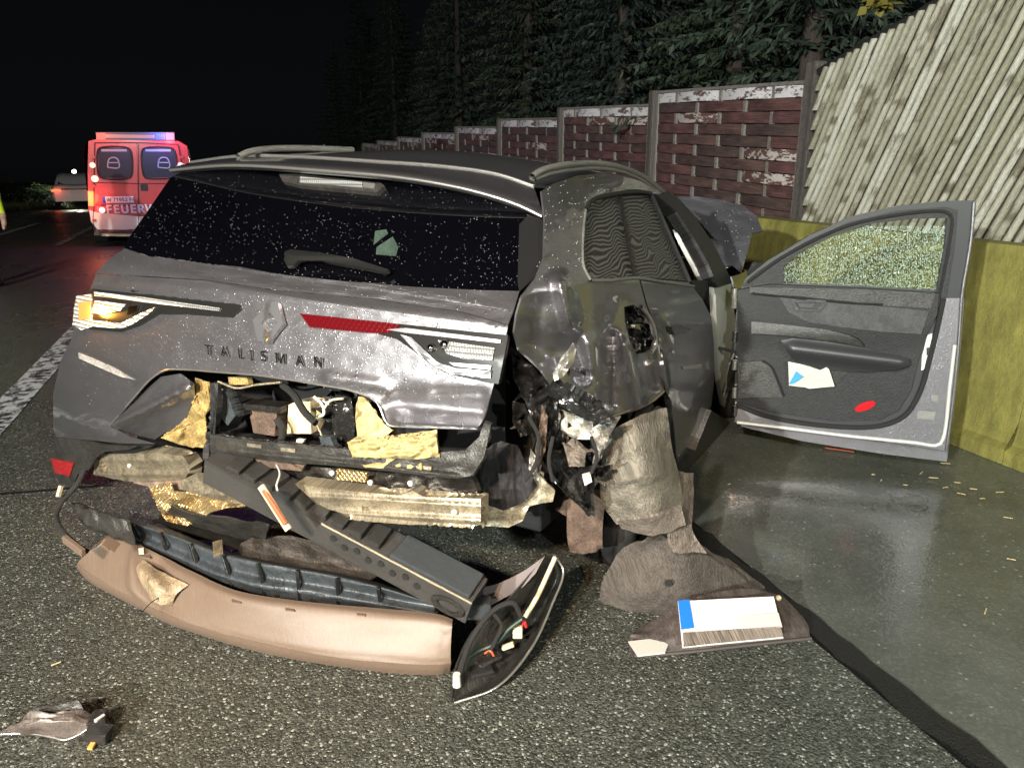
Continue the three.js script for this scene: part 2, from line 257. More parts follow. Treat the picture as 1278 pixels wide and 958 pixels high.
{
  struct('ground', new THREE.PlaneGeometry(700, 700).rotateX(-Math.PI / 2).translate(0, -9, -100), M.soil);
  struct('road', strip(-7.6, 1.64, -14, 110, 0, 120, 8), M.asphalt);
  struct('paved_shoulder', strip(1.74, 3.75, -14, 110, -.002, 120, 6), M.shoulder);
  struct('asphalt_joint', strip(1.60, 1.78, -14, 60, -.010, 260, 3, .0), M.tar);
  { const g = strip(1.645, 1.735, -6, 12, .0035, 360, 2, .03); struct('joint_sealant', g, M.tar); }
  struct('edge_line', strip(-1.61, -1.41, 2.0, 60, .004, 120, 2, .006), M.line);
  for (const [A, B, w] of [[[-20, 299], [46, 279], .07], [[70, 306], [118, 282], .07], [[70, 271], [100, 262], .08]]) { const p = G(...A), q = G(...B), e = q.clone().sub(p).normalize().cross(V(0, 1, 0)).multiplyScalar(w); struct('lane_dash', loft([[p.clone().add(e), q.clone().add(e)], [p.clone().sub(e), q.clone().sub(e)]].map(r => r.map(v => v.setY(.005))), 6, 1), M.line); }
  { const P = [G(-60, 619), G(0, 617), G(40, 614), G(75, 611), G(140, 606)].map(p => p.setY(.004)); const L = [], Q = []; for (const p of P) { L.push(p.clone().add(V(0, 0, .014))); Q.push(p.clone().add(V(0, 0, -.014))); } struct('transverse_joint', loft([L, Q], 10, 1), M.tar); }
  struct('verge', (() => { const g = strip(-40, -7.5, -5, 110, -.03, 60, 16); const p = g.attributes.position, u = g.attributes.uv; for (let i = 0; i < p.count; i++) { const d = -7.5 - u.getX(i); p.setY(i, p.getY(i) + .09 * d + .25 * fbm(p.getX(i) * .3, p.getZ(i) * .3) * smooth(0, 2, d)); } g.computeVertexNormals(); return g; })(), M.soil);
  struct('embankment', (() => { const g = strip(4.1, 40, -14, 110, -.01, 60, 16); const p = g.attributes.position, u = g.attributes.uv; for (let i = 0; i < p.count; i++) { const d = u.getX(i) - 4.1; p.setY(i, p.getY(i) + .12 * d + .5 * fbm(p.getX(i) * .3, p.getZ(i) * .3) * smooth(0, 2, d)); } g.computeVertexNormals(); return g; })(), M.soil);
}
// ---------------------------------------------------------------- concrete barrier
{
  const o = thing('concrete_barrier', 'mossy yellow green concrete barrier wall along the shoulder below the fences', 'barrier', R(3.7, 4));
  const prof = [[0, 0], [0, .075], [.045, .10], [.06, .16], [.12, 1.05], [.14, 1.09], [.30, 1.09], [.34, 1.06], [.40, 0]];
  const seg = [-9, -5, -1, 2.62, 6.6, 10.6, 14.6, 18.6, 22.6, 26.6];
  for (let k = 0; k + 1 < seg.length; k++) {
    const pos = [], uv = [], idx = [], n = 30, g0 = seg[k] + .002, g1 = seg[k + 1] - .002, sh = [];
    let s = 0; const arc = prof.map((p, i) => { if (i) s += Math.hypot(p[0] - prof[i - 1][0], p[1] - prof[i - 1][1]); return s; });
    for (let j = 0; j <= n; j++) { const a = lerp(g0, g1, j / n); for (let i = 0; i < prof.length; i++) { const e = prof[i][1] > 1 ? .006 * fbm(a * 6, i) : .004 * fbm(a * 3, i * 2); const p = R(3.6 + prof[i][0] + e, a, prof[i][1] + (prof[i][1] > 1 ? .006 * fbm(a * 7, 3) : 0)); pos.push(p.x, p.y, p.z); uv.push(a, arc[i]); } }
    const m = prof.length; for (let j = 0; j < n; j++) for (let i = 0; i < m - 1; i++) { const q = j * m + i; idx.push(q, q + m, q + 1, q + 1, q + m, q + m + 1); }
    for (const j of [0, n]) { const c = pos.length / 3, p = R(3.8, j ? g1 : g0, .5); pos.push(p.x, p.y, p.z); uv.push(0, .5); for (let i = 0; i < m - 1; i++) { const q = j * m + i; j ? idx.push(c, q + 1, q) : idx.push(c, q, q + 1); } }
    part('wall_segment', toCreasedNormals(fin(pos, idx, uv), .5), M.moss, o);
  }
}
// ---------------------------------------------------------------- woven timber fence panels between steel posts
{
  const aP = [4.80, 7.10, 9.48, 11.96, 14.5, 17.3, 20.1, 23.1, 26], nF = 3.98;
  const RF = (n, a, y) => V(0, 0, 0).addScaledVector(RN, n).addScaledVector(RD, a).setY(y);
  const o = thing('woven_fence', 'dark red woven timber screen fence with peeling pale paint between grey posts', 'fence', RF(nF, 4.8, 0));
  const slatGeo = (len, h, bow, sd) => { const n = 12, pos = [], uv = [], idx = []; for (let i = 0; i <= n; i++) { const t = i / n, x = (t - .5) * len, b = bow * Math.cos((t - .5) * Math.PI * 2 * 1) ; const e = .004 * fbm(t * 4, sd); for (const [dy, dz] of [[-h / 2, -.004], [-h / 2, .006], [h / 2, .006], [h / 2, -.004]]) { pos.push(x, dy + e, b + dz); uv.push(x * 1.3 + sd * .37, dy * 3 + sd * .21); } } for (let i = 0; i < n; i++) for (let k = 0; k < 4; k++) { const a = i * 4 + k, b = i * 4 + (k + 1) % 4; idx.push(a, b, a + 4, b, b + 4, a + 4); } return toCreasedNormals(fin(pos, idx, uv), .6); };
  const top = [2.07, 2.12, 2.13, 2.1, 2.06, 2.03, 2.0, 2.0, 2.0];
  for (let k = 0; k < aP.length; k++) {
    const p = RF(nF, aP[k], 0), hh = 2.19 - .012 * k;
    const g = merge([bar(p.clone().setY(.2), p.clone().setY(hh), k ? .09 : .11, .10, RD.clone(), .12), bar(RF(nF - .056, aP[k] - .035, .2), RF(nF - .056, aP[k] - .035, hh - .01), .012, .03, RD.clone(), 0)]);
    part('post', g, M.postDark, o);
    if (k + 1 >= aP.length) break;
    const a0 = aP[k] + .06, a1 = aP[k + 1] - .06, len = a1 - a0, ht = 2.045 - .01 * k, rows = k < 2 ? 12 : 11, base = .95, rh = (ht - base) / rows, cols = k < 3 ? 6 : 5;
    const tilt = a => .10 * (a - a0) / len; const ver = []; for (let c = 0; c <= cols; c++) { const a = lerp(a0 + .02, a1 - .02, c / cols); ver.push(bar(RF(nF, a, base), RF(nF, a, ht + tilt(a)), .036, .034, RD.clone(), 0)); }
    ver.push(bar(RF(nF, a0, ht + .012), RF(nF, a1, ht + .112), .05, .024, V(0, 1, 0), 0));
    const pn = part('panel', merge(ver), M.post, o);
    const ang = Math.atan2(RD.x, RD.z) - Math.PI / 2;
    for (let r = 0; r < rows; r++) {
      const y = base + (r + .5) * rh; const cw = len / cols;
      // each visible board piece: one bay of the weave, bowed out over alternate uprights
      for (let c = r % 2 ? -1 : 0; c < cols; c += 2) {
        const b0 = Math.max(0, c), b1 = Math.min(cols, c + 2), l = (b1 - b0) * cw; if (l < .01) continue;
        const g = slatGeo(l + .012, rh * .93, 0, r * 3 + c + k * 7); const P = g.attributes.position; for (let i = 0; i < P.count; i++) { const t = P.getX(i) / (l + .012) + .5; P.setZ(i, P.getZ(i) + (b1 - b0 > 1 ? .055 * Math.sin(Math.PI * t) - .012 : .022 * (c < 0 ? Math.cos(Math.PI * t / 2) : Math.sin(Math.PI * t / 2)) - .012)); } g.computeVertexNormals();
        const q = RF(nF, lerp(a0, a1, (b0 + b1) / 2 / cols), y);
        // local x along the road, local z towards the camera side (-RN)
        q.y += tilt(lerp(a0, a1, (b0 + b1) / 2 / cols)); g.applyMatrix4(new THREE.Matrix4().makeShear(0, 0, 0, 0, 0, 0)); { const P2 = g.attributes.position; for (let i = 0; i < P2.count; i++) P2.setY(i, P2.getY(i) - P2.getX(i) * .10 / len); }
        g.applyMatrix4(new THREE.Matrix4().makeBasis(RD.clone().negate(), V(0, 1, 0), RN.clone().negate()).setPosition(q));
        const pale = r === rows - 1 ? .95 : r === rows - 2 ? .55 : (k === 0 ? .12 : .08);
        const mt = r === rows - 1 ? M.woodTop : rnd() < pale ? M.woodPale[(rnd() * 3) | 0] : M.woodRed[(rnd() * 3) | 0];
        part('slat', g, mt, pn);
      }
      // the boards seen between, lying behind the uprights
      for (let c = r % 2 ? 0 : -1; c < cols; c += 2) {
        const b0 = Math.max(0, c), b1 = Math.min(cols, c + 2), l = (b1 - b0) * cw; if (l < .01) continue;
      }
    }
    // rear layer of boards
    const bg = bar(RF(nF + .03, a0, (base + ht) / 2), RF(nF + .03, a1, (base + ht) / 2 + .1), .012, ht - base, V(0, 1, 0), 0);
    part('backing_board', bg, M.woodRed[2], pn);
  }
}
// ---------------------------------------------------------------- leaning slat screen, rising towards the camera
{
  const nS = 3.93, RF = (n, a, y) => V(0, 0, 0).addScaledVector(RN, n).addScaledVector(RD, a).setY(y);
  const o = thing('slat_screen', 'tall pale weathered screen of leaning round slats rising beside the woven fence', 'screen', RF(nS, 4.7, 0));
  const topY = a => 2.10 + (4.72 - a) * .30 + .02 * fbm(a * 2, 1), lean = .46;
  const wl = (pts, s) => pts;
  for (let k = 0; k < 88; k++) {
    const ab = 4.70 + .58 - k * .060 + rr(-.002, .002);         // foot at y = 1.0
    const y0a = .98; let a0 = ab, y0 = y0a; if (a0 > 4.70) { y0 = y0a + (a0 - 4.70) / lean; a0 = 4.70; }
    let yt = y0; for (let i = 0; i < 300; i++) { const a = ab - (yt - y0a) * lean; if (yt > topY(a)) break; yt += .01; }
    if (yt - y0 < .05) continue;
    const n = 14, m = 6, pos = [], uv = [], idx = [], r = .0225 * rr(.94, 1.06), sd = rr(0, 40), dz = rr(-.002, .004), gr = rr(0, 3);
    for (let j = 0; j <= n; j++) { const y = lerp(y0, yt, j / n), wv = .004 * fbm(y * 3.5, sd) + .002 * noise(y * 11, sd), rad = r * (1 + .12 * fbm(y * 5, sd + 3)); const c = RF(nS - dz - .012 * fbm(y * 2, sd + 8), ab - (y - y0a) * lean + wv, y);
      for (let i = 0; i <= m; i++) { const th = Math.PI * i / m; const p = c.clone().addScaledVector(RD, -Math.cos(th) * rad).addScaledVector(RN, -Math.sin(th) * rad * 1.1); pos.push(p.x, p.y, p.z); uv.push(i / m * .4 + gr, y * .55 + gr * 1.7); } }
    for (let j = 0; j < n; j++) for (let i = 0; i < m; i++) { const q = j * (m + 1) + i; idx.push(q, q + 1, q + m + 1, q + 1, q + m + 2, q + m + 1); }
    const g = fin(pos, idx, uv); part('slat', g, M.slats[(rnd() * 3.4) | 0], o);
  }
  const bk = []; for (let i = 0; i <= 30; i++) bk.push(lerp(4.72, -.9, i / 30));
  part('backing_sheet', loft([bk.map(a => RF(nS + .012, a, .9)), bk.map(a => RF(nS + .012, a, topY(a) - .03))], 1, 2, .01), std({ color: lin(.05, .043, .03), map: M.dust, roughness: .8 }), o);
  part('top_rail', tube(bk.map(a => RF(nS + .01, a, topY(a) + .012)), .026, 6), M.black, o);
}
// ---------------------------------------------------------------- work lights of the fire brigade, on masts behind the camera; the shoulder mast is an added fill
function floodMast(label, pos, aim, heads, group) {
  const o = thing('work_light_mast', label, 'work light', V(pos.x, 0, pos.z), 0, group);
  const b = V(pos.x, 0, pos.z), g = (x, y, z) => b.clone().add(V(x, y, z));
  for (let k = 0; k < 3; k++) { const t = k * 2.094 + .4; part('leg', tube([g(Math.cos(t) * .75, .02, Math.sin(t) * .75), g(Math.cos(t) * .3, .6, Math.sin(t) * .3), g(0, 1.1, 0)], .018, 6), M.steelDark, o); }
  part('pole', tube([g(0, .4, 0), g(0, 2, 0), g(0, pos.y - .12, 0)], .025, 8), M.steelDark, o);
  part('crossbar', bar(g(-.5, pos.y - .1, 0), g(.5, pos.y - .1, 0), .04, .04), M.steelDark, o);
  for (const h of heads) {
    const c = g(h.x, pos.y + .08, 0), d = (h.aim || aim).clone().sub(c).normalize(), side = d.clone().cross(V(0, 1, 0)).normalize(), up = side.clone().cross(d);
    const mt = new THREE.Matrix4().makeBasis(side, up, d.clone().negate()).setPosition(c);
    const lh = part('lamp_head', new RoundedBoxGeometry(.34, .26, .12, 2, .03).translate(0, 0, .07).applyMatrix4(mt), M.steelDark, o);
    part('lamp_glass', new THREE.PlaneGeometry(.30, .22).translate(0, 0, .005).applyMatrix4(mt), glow(h.col[0], h.col[1], h.col[2], 6), lh);
    const l = new THREE.SpotLight(lin(...h.col), h.cd, 0, h.angle, h.pen ?? .6, 2); l.position.copy(c.clone().addScaledVector(d, .03)).sub(b); l.target.position.copy((h.aim || aim)).sub(b);
    l.castShadow = true; l.shadow.radius = h.size ?? 5; l.shadow.mapSize.set(1024, 1024); l.name = 'lamp_light'; l.target.name = 'lamp_aim'; o.add(l, l.target);
  }
}
floodMast('tripod mast with two floodlights standing behind the wrecked car', V(-1.75, 3.75, 3.3), V(.8, .6, -3.4), [
  { x: -.24, col: [1, .97, .90], cd: 125, angle: 1.0, pen: .8 },
  { x: .24, col: [1, .66, .38], cd: 120, angle: .30, pen: 1, aim: V(-.75, .3, -2.2) }], 'fire brigade work lights');
floodMast('tripod mast with two floodlights turned to the fences and the van', V(-4.6, 3.4, 6), V(4.2, 1.6, -5.5), [
  { x: -.2, col: [.97, 1, .92], cd: 440, angle: .85, pen: 1 }, { x: .3, col: [1, .98, .88], cd: 420, angle: .42, pen: 1, aim: V(-7.6, .9, -15) }], 'fire brigade work lights');
floodMast('added tripod mast with a single dim fill light standing on the paved shoulder', V(2.3, 3.1, 4.6), V(1.0, .5, -3.2), [
  { x: 0, col: [.95, 1, .9], cd: 70, angle: .75, pen: .9 }], 'fire brigade work lights');  // mast added to brighten the car flank, not a known lamp
// ---------------------------------------------------------------- conifers and a broadleaf tree behind the fences
function coniferCrown(Ht, sd) {
  const s0 = seed; seed = sd; const pos = [], idx = [], uv = [], tri = (a, b, c) => { for (const p of [a, b, c]) { pos.push(p.x, p.y, p.z); uv.push(0, 0); } };
  for (let y = .25; y < Ht - .1; y += .22) {
    const n = 8, L0 = (1 - y / Ht) * 2.3 + .25, ph = rnd() * 6;
    for (let k = 0; k < n; k++) {
      if (rnd() < .12) continue; const th = ph + k / n * 6.283 + rr(-.3, .3), L = L0 * rr(.6, 1.12), d = V(Math.cos(th), 0, Math.sin(th)), sd2 = V(-d.z, 0, d.x);
      const at = t => d.clone().multiplyScalar(L * t).add(V(0, y + .25 * t - .55 * L * t * t * .5, 0));
      const ns = Math.ceil(L * 9);
      for (let i = 1; i <= ns; i++) { const t = i / ns, c = at(t);
        for (let q = 0; q < 5; q++) { const l = rr(.10, .24) * (1.15 - .5 * t), w = rr(.012, .028), dir = d.clone().multiplyScalar(rr(.2, .9)).addScaledVector(sd2, rr(-1, 1)).add(V(0, rr(-1.1, .05), 0)).normalize(), wd = dir.clone().cross(V(rr(-1, 1), rr(-1, 1), rr(-1, 1))).normalize().multiplyScalar(w); const e = c.clone().addScaledVector(dir, l); const mdp = c.clone().addScaledVector(dir, l * .45); tri(c, mdp.clone().add(wd), e); tri(c, e, mdp.clone().sub(wd)); }
      }
    }
  }
  seed = s0; return fin(pos, null, uv);
}
{
  const crowns = [coniferCrown(8, 3), coniferCrown(7, 91), coniferCrown(9, 55)], trunkG = new THREE.CylinderGeometry(.03, .16, 8, 8).translate(0, 4, 0);
  const spots = [[5.9, 7.2, 0, 1.0], [6.6, 9.6, 1, 1.0], [6.2, 12.2, 2, .95], [7.4, 14.5, 0, 1], [6.4, 17.2, 1, 1.05], [7.6, 20.4, 2, 1], [6.6, 23.8, 0, 1], [8.2, 10.8, 2, 1.1], [9.2, 15.5, 1, 1.2], [8.8, 6.4, 0, 1.15], [7.2, 28, 1, 1], [8.6, 32, 2, 1.1], [10.5, 25, 0, 1.2], [7.0, 36, 0, 1.1], [8.4, 41, 1, 1.2], [7.2, 47, 2, 1.2], [9.0, 54, 0, 1.3], [7.6, 62, 1, 1.3]];
  const lab = ['dense dark green spruce with drooping twigs behind the woven fence', 'dark narrow spruce with open branches behind the woven fence', 'tall dark spruce with wide lower branches behind the woven fence'];
  spots.forEach(([n, a, k, s]) => {
    const p = R(n + .0, a, 0); p.addScaledVector(RN, -bend(a)); p.y = .2;
    const o = thing('spruce_tree', lab[k], 'tree', p, rr(0, 6), 'spruces behind the woven fence');
    const t = new THREE.Mesh(trunkG, M.bark); t.name = 'trunk'; const c = new THREE.Mesh(crowns[k], M.needle[k]); c.name = 'crown';
    for (const m of [t, c]) { m.castShadow = m.receiveShadow = true; o.add(m); } o.scale.setScalar(s);
  });
  // broadleaf trees
  const leafCrown = (sd, R0, NC = 150, sp = .3) => { const s0 = seed; seed = sd; const pos = [], uv = []; for (let k = 0; k < NC; k++) { let c; do c = V(rr(-1, 1), rr(-.8, 1), rr(-1, 1)); while (c.length() > 1); c.multiplyScalar(R0); for (let i = 0; i < 46; i++) { const p = c.clone().add(V(rr(-1, 1), rr(-.7, .7), rr(-1, 1)).multiplyScalar(sp)), d = V(rr(-1, 1), rr(-.9, .3), rr(-1, 1)).normalize(), w = d.clone().cross(V(rr(-1, 1), 1, rr(-1, 1))).normalize(), l = rr(.05, .10); const q = [p, p.clone().addScaledVector(d, l * .5).addScaledVector(w, l * .36), p.clone().addScaledVector(d, l), p.clone().addScaledVector(d, l * .5).addScaledVector(w, -l * .36)]; for (const i2 of [0, 1, 2, 0, 2, 3]) { pos.push(q[i2].x, q[i2].y, q[i2].z); uv.push(0, 0); } } } seed = s0; return fin(pos, null, uv); };
  const lg = [leafCrown(5, 1.5), leafCrown(6, 1.3)];
  [[6.0, 4.6, 3.9, 0, 'broadleaf tree with a yellowing twig behind the slat screen'], [7.2, 3.2, 3.6, 1, 'broadleaf tree in the shade behind the slat screen']].forEach(([n, a, y, k, l], i) => {
    const p = RN.clone().multiplyScalar(n).addScaledVector(RD, a).setY(.15), o = thing('broadleaf_tree', l, 'tree', p, rr(0, 6));
    part('trunk', tube([p.clone(), p.clone().add(V(.08, y * .5, .05)), p.clone().add(V(-.05, y, 0))], .07, 7), M.bark, o);
    const c = new THREE.Mesh(lg[k], M.leaf); c.name = 'crown'; c.position.y = y; c.castShadow = c.receiveShadow = true; o.add(c);
    if (!i) { const tw = leafCrown(9, .04, 1, .06); const at = W(1092, 4, 5.6); tw.translate(at.x, at.y, at.z); part('yellow_twig', tw, M.leafYellow, o); }
  });
  // bushes along the left verge
  const bl = ['low dark bush on the far verge', 'rounded dark shrub on the far verge'];
  for (let i = 0; i < 14; i++) { const a = 27 + i * 3.6, p = R(-9.6 - rr(0, 3.5), a, .2); const o = thing('verge_bush', bl[i % 2], 'bush', p, rr(0, 6), 'bushes on the far verge'); o.scale.set(1.1, rr(.6, .95), 1.1); const c = new THREE.Mesh(lg[i % 2], M.leaf); c.name = 'crown'; c.position.y = .9; o.add(c); }
  // grass on that verge
  const pos = [], uv = []; for (let i = 0; i < 16000; i++) { const a = rr(10, 60), n = -7.6 - Math.pow(rnd(), 1.5) * 6, p = R(n, a, 0); p.y += .09 * (-7.5 - n); const l = rr(.12, .4), th = rr(0, 6.3), w = .012; pos.push(p.x - w * Math.cos(th), p.y, p.z - w * Math.sin(th), p.x + w * Math.cos(th), p.y, p.z + w * Math.sin(th), p.x + rr(-.1, .1), p.y + l, p.z + rr(-.1, .1)); uv.push(0, 0, 1, 0, 0, 1); }
  solo('grass', fin(pos, null, uv), M.grass, 'rough grass along the far verge of the road', 'grass', null, 'stuff');
}
// triangular warning sign seen from behind
{
  const P = W(405, 184, 21), o = thing('warning_sign', 'small triangular road sign on a post seen from behind beside the fence', 'road sign', V(P.x, 0, P.z));
  part('pole', tube([V(P.x, 0, P.z), V(P.x, 1.2, P.z), V(P.x, 1.9, P.z)], .03, 6), M.steelDark, o);
  const s = new THREE.Shape([new THREE.Vector2(-.24, 0), new THREE.Vector2(.24, 0), new THREE.Vector2(0, .44)]);
  part('plate', new THREE.ExtrudeGeometry(s, { depth: .01, bevelEnabled: false }).translate(P.x, 1.52, P.z + .04), std({ color: lin(.25, .25, .26), roughness: .5 }), o);
}
// ---------------------------------------------------------------- fire brigade van
{
  const hd = V(-.43, 0, -.903).normalize(), sd = V(.903, 0, -.43).normalize(); // heading, its right
  const base = W(176, 240, 14.7); base.y = 0;
  const o = thing('fire_brigade_van', 'red fire brigade van with white lower band and lit light bar', 'van', base, Math.atan2(-hd.x, -hd.z));
  const hit = planeHit(base, hd.clone().negate()), B = (x, y, s) => base.clone().addScaledVector(sd, x).addScaledVector(hd, s).add(V(0, y, 0));
  const red = phy({ color: lin(.50, .012, .025), roughness: .3, clearcoat: .8, clearcoatRoughness: .1, bumpMap: M.drops, bumpScale: .002 }), wht = phy({ color: lin(.72, .70, .64), roughness: .35, clearcoat: .5 });
  // body: side profile swept, tumblehome towards the roof
  const sec = (s, y1, f) => [[-.86, .32], [-.90, .7], [-.89, 1.1], [-.84, y1 - .08], [-.76, y1], [0, y1 + .03], [.76, y1], [.84, y1 - .08], [.89, 1.1], [.90, .7], [.86, .32]].map(([x, y]) => B(x * f, y, s));
  const rows = [[.02, 1.83, 1], [1, 1.86, 1], [2.6, 1.86, 1], [3.2, 1.80, .99], [3.9, 1.25, .97], [4.6, .95, .9], [4.75, .8, .85]].map(a => sec(...a));
  part('body', loft(rows, 3, 3), red, o);
  // rear wall with the two doors
  part('rear_wall', patch([[110, 176], [118, 174], [222, 176], [233, 182], [238, 215], [241, 260], [240, 292], [120, 290], [110, 262], [109, 215]], (u, v) => hit(u, v, .0), { t: .03, L: 40 }), red, o);
  const dl = part('rear_door', patch([[118, 178], [170, 178], [172, 268], [172, 287], [120, 287], [117, 250]], (u, v) => hit(u, v, .025), { t: .02, L: 40 }), red, o);
  const dr = part('rear_door', patch([[173, 178], [222, 180], [228, 215], [231, 268], [230, 288], [174, 287]], (u, v) => hit(u, v, .025), { t: .02, L: 40 }), red, o);
  const pane = phy({ color: lin(.05, .056, .06), roughness: .08, clearcoat: 1 }), frost = std({ color: lin(.3, .32, .34), roughness: .6 });
  for (const [d, w] of [[dl, [[122, 187], [126, 184], [160, 185], [163, 189], [164, 218], [161, 222], [126, 222], [123, 219]]], [dr, [[177, 188], [180, 185], [215, 185], [218, 189], [220, 218], [217, 221], [182, 222], [179, 219]]]]) {
    const p = part('window', patch(w, (u, v) => hit(u, v, .034), { t: .01, L: 30 }), pane, d);
    const ux = w[0][0]; part('window_blind', patch([[ux + 4, 186], [ux + 36, 186], [ux + 36, 189], [ux + 4, 189]], (u, v) => hit(u, v, .038), { t: .004, L: 40 }), frost, d);
    const hx = ux + (d === dl ? 19 : 27); // headrest grille behind the glass
    part('headrest_outline', tube([[hx - 7, 209], [hx - 6, 200], [hx - 3, 197], [hx + 3, 197], [hx + 6, 200], [hx + 7, 209], [hx - 7, 209]].map(q => hit(q[0], q[1], .037)), .014, 5), frost, d);
    part('headrest_outline', tube([[hx - 6, 203], [hx, 203], [hx + 6, 203]].map(q => hit(q[0], q[1], .037)), .012, 5), frost, d);
  }
  part('lower_band', patch([[111, 262], [120, 265], [172, 270], [231, 270], [240, 272], [239, 288], [121, 286], [113, 276]], (u, v) => hit(u, v, .050), { t: .02, L: 40 }), wht, o);
  part('bumper', merge([bar(hit(117, 291, .07), hit(236, 293, .07), .10, .09), bar(hit(128, 289, .09), hit(225, 290, .09), .05, .03)]), M.steelDark, o);
  part('step', bar(hit(126, 293, .14), hit(200, 294, .14), .06, .05), M.galv, o);
  // reflective stripe with the lettering, number plate
  const stripe = part('stripe', patch([[120, 256], [172, 257], [231, 258], [232, 269], [172, 268], [120, 267]], (u, v) => hit(u, v, .047), { t: .004, L: 40 }), std({ color: lin(.55, .10, .12), roughness: .5 }), o);
  const font = await new FontLoader().loadAsync('fonts/droid/droid_sans_bold.typeface.json');
  M.font = font;
  const mat4 = new THREE.Matrix4().makeBasis(sd, V(0, 1, 0), hd.clone().negate());
  { const tg = new TextGeometry('FEUERWEHR', { font, size: .155, depth: .004, curveSegments: 3 }); tg.scale(1.02, 1, 1); tg.applyMatrix4(mat4.clone().setPosition(hit(132, 266.5, .052))); part('lettering', tg, std({ color: lin(.70, .74, .86), roughness: .35 }), stripe); }
  const pl = part('number_plate_holder', patch([[124, 242], [168, 242], [169, 254], [125, 254]], (u, v) => hit(u, v, .04), { t: .02, L: 60 }), red, dl);
  const cv = document.createElement('canvas'); cv.width = 512; cv.height = 112; const cx = cv.getContext('2d'); cx.fillStyle = '#e8e6ee'; cx.fillRect(0, 0, 512, 112); cx.fillStyle = '#1d3bbb'; cx.fillRect(0, 0, 52, 112); cx.fillStyle = '#15151c'; cx.font = 'bold 88px sans-serif'; cx.fillText('W 71952 FF', 66, 88);
  const pt = new THREE.CanvasTexture(cv); pt.colorSpace = THREE.SRGBColorSpace;
  const pg = new THREE.PlaneGeometry(.52, .115); pg.applyMatrix4(mat4.clone().setPosition(hit(147, 249, .064))); part('number_plate', pg, std({ map: pt, roughness: .4 }), pl);
  part('door_handle', merge([bar(hit(175, 234, .04), hit(184, 234, .04), .02, .12)]), M.black, dr);
  part('door_seam', bar(hit(172.2, 180, .045), hit(172.6, 286, .045), .012, .012), M.black, o);
  // lamps
  const lamp = (name, u, v, r, mat, off = .05) => part(name, new THREE.SphereGeometry(r, 10, 8).scale(1, 1, .4).applyMatrix4(mat4.clone().setPosition(hit(u, v, off))), mat, o);
  lamp('marker_lamp', 115, 206, .05, glow(1, .6, .45, 1.3)); lamp('marker_lamp', 225, 206, .05, glow(1, .6, .45, 1.3));
  lamp('marker_lamp', 118, 223, .06, glow(1, .7, .5, 1.2));
  part('tail_light', patch([[109, 238], [117, 239], [118, 257], [110, 257]], (u, v) => hit(u, v, .04), { t: .05, L: 40 }), glow(1, .22, .03, 1.8), o);
  part('tail_light', patch([[233, 240], [240, 240], [241, 258], [234, 258]], (u, v) => hit(u, v, .04), { t: .05, L: 40 }), glow(1, .10, .05, 1.5), o);
  lamp('reversing_lamp', 127, 262, .05, glow(1, .9, .8, 1.2), .07);
  // light bar
  const lb = part('light_bar', patch([[119, 165], [217, 165], [218, 175], [120, 175]], (u, v) => hit(u, v, -.1), { t: .22, L: 60 }), std({ color: lin(.05, .05, .055), roughness: .4 }), o);
  part('traffic_strip', patch([[131, 167.5], [193, 168.5], [193, 172.5], [131, 172]], (u, v) => hit(u, v, -.085), { t: .01, L: 60 }), glow(1, .3, .2, .35), lb);
  part('beacon', patch([[120, 166], [131, 166], [131, 174.5], [120, 174.5]], (u, v) => hit(u, v, -.08), { t: .02, L: 60 }), glow(1, .06, .02, 1.1), lb);
  part('beacon', patch([[194, 167], [206, 167], [206, 174], [194, 174]], (u, v) => hit(u, v, -.08), { t: .02, L: 60 }), glow(.002, .035, 1, 1.3), lb);
  part('beacon', patch([[207, 166], [217, 166], [217, 174.5], [207, 174.5]], (u, v) => hit(u, v, -.08), { t: .02, L: 60 }), glow(1, .14, .28, .9), lb);
  for (const q of [[[118, 179], [117, 250], [120, 286], [172, 286]], [[222, 181], [228, 215], [231, 268], [230, 287], [173, 286]], [[117, 178], [170, 178], [222, 180]], [[118, 256], [172, 257], [231, 258]], [[118, 228], [172, 229], [229, 229]]]) part('panel_gap', tube(q.map(p => hit(p[0], p[1], .047)), .008, 5), M.black, o);
  for (const [u, v] of [[116, 196], [116, 232], [117, 275], [226, 196], [230, 232]]) part('door_hinge', bar(hit(u - 2, v, .05), hit(u + 3, v, .05), .03, .05), red, o);
  for (const w of [[[122, 187], [126, 184], [160, 185], [163, 189], [164, 218], [161, 222], [126, 222], [123, 219]], [[177, 188], [180, 185], [215, 185], [218, 189], [220, 218], [217, 221], [182, 222], [179, 219]]]) part('window_rubber', tube(w.map(p => hit(p[0], p[1], .042)), .016, 5, true), M.black, o);
  part('mirror', bar(hit(234, 186, -2.6), hit(238, 204, -2.6), .16, .04), red, o);
  for (const x of [-.8, .8]) for (const s of [.75, 3.75]) { const w = part('wheel', new THREE.CylinderGeometry(.32, .32, .22, 20).rotateZ(Math.PI / 2).applyMatrix4(mat4.clone().setPosition(B(x, .32, s))), M.rubber, o); part('rim', new THREE.CylinderGeometry(.19, .19, .225, 14).rotateZ(Math.PI / 2).applyMatrix4(mat4.clone().setPosition(B(x, .32, s))), M.galv, w); }
  part('underbody', box(1.6, .2, 4.2, 0, 0, 0).applyMatrix4(mat4.clone().setPosition(B(0, .34, 2.3))), M.black, o);
  // the light these lamps throw
  const pl2 = (p, col, cd, r = 6) => { const l = new THREE.PointLight(lin(...col), cd, 0, 2); l.position.copy(o.worldToLocal(p.clone())); l.castShadow = true; l.shadow.radius = r; l.name = 'lamp_light'; o.add(l); };
  pl2(hit(200, 158, .5), [.10, .16, 1], 3); pl2(hit(126, 158, .5), [1, .10, .06], 1); pl2(hit(113, 248, .22), [1, .16, .06], .6); pl2(hit(212, 170, .2), [1, .35, .4], .6);
}
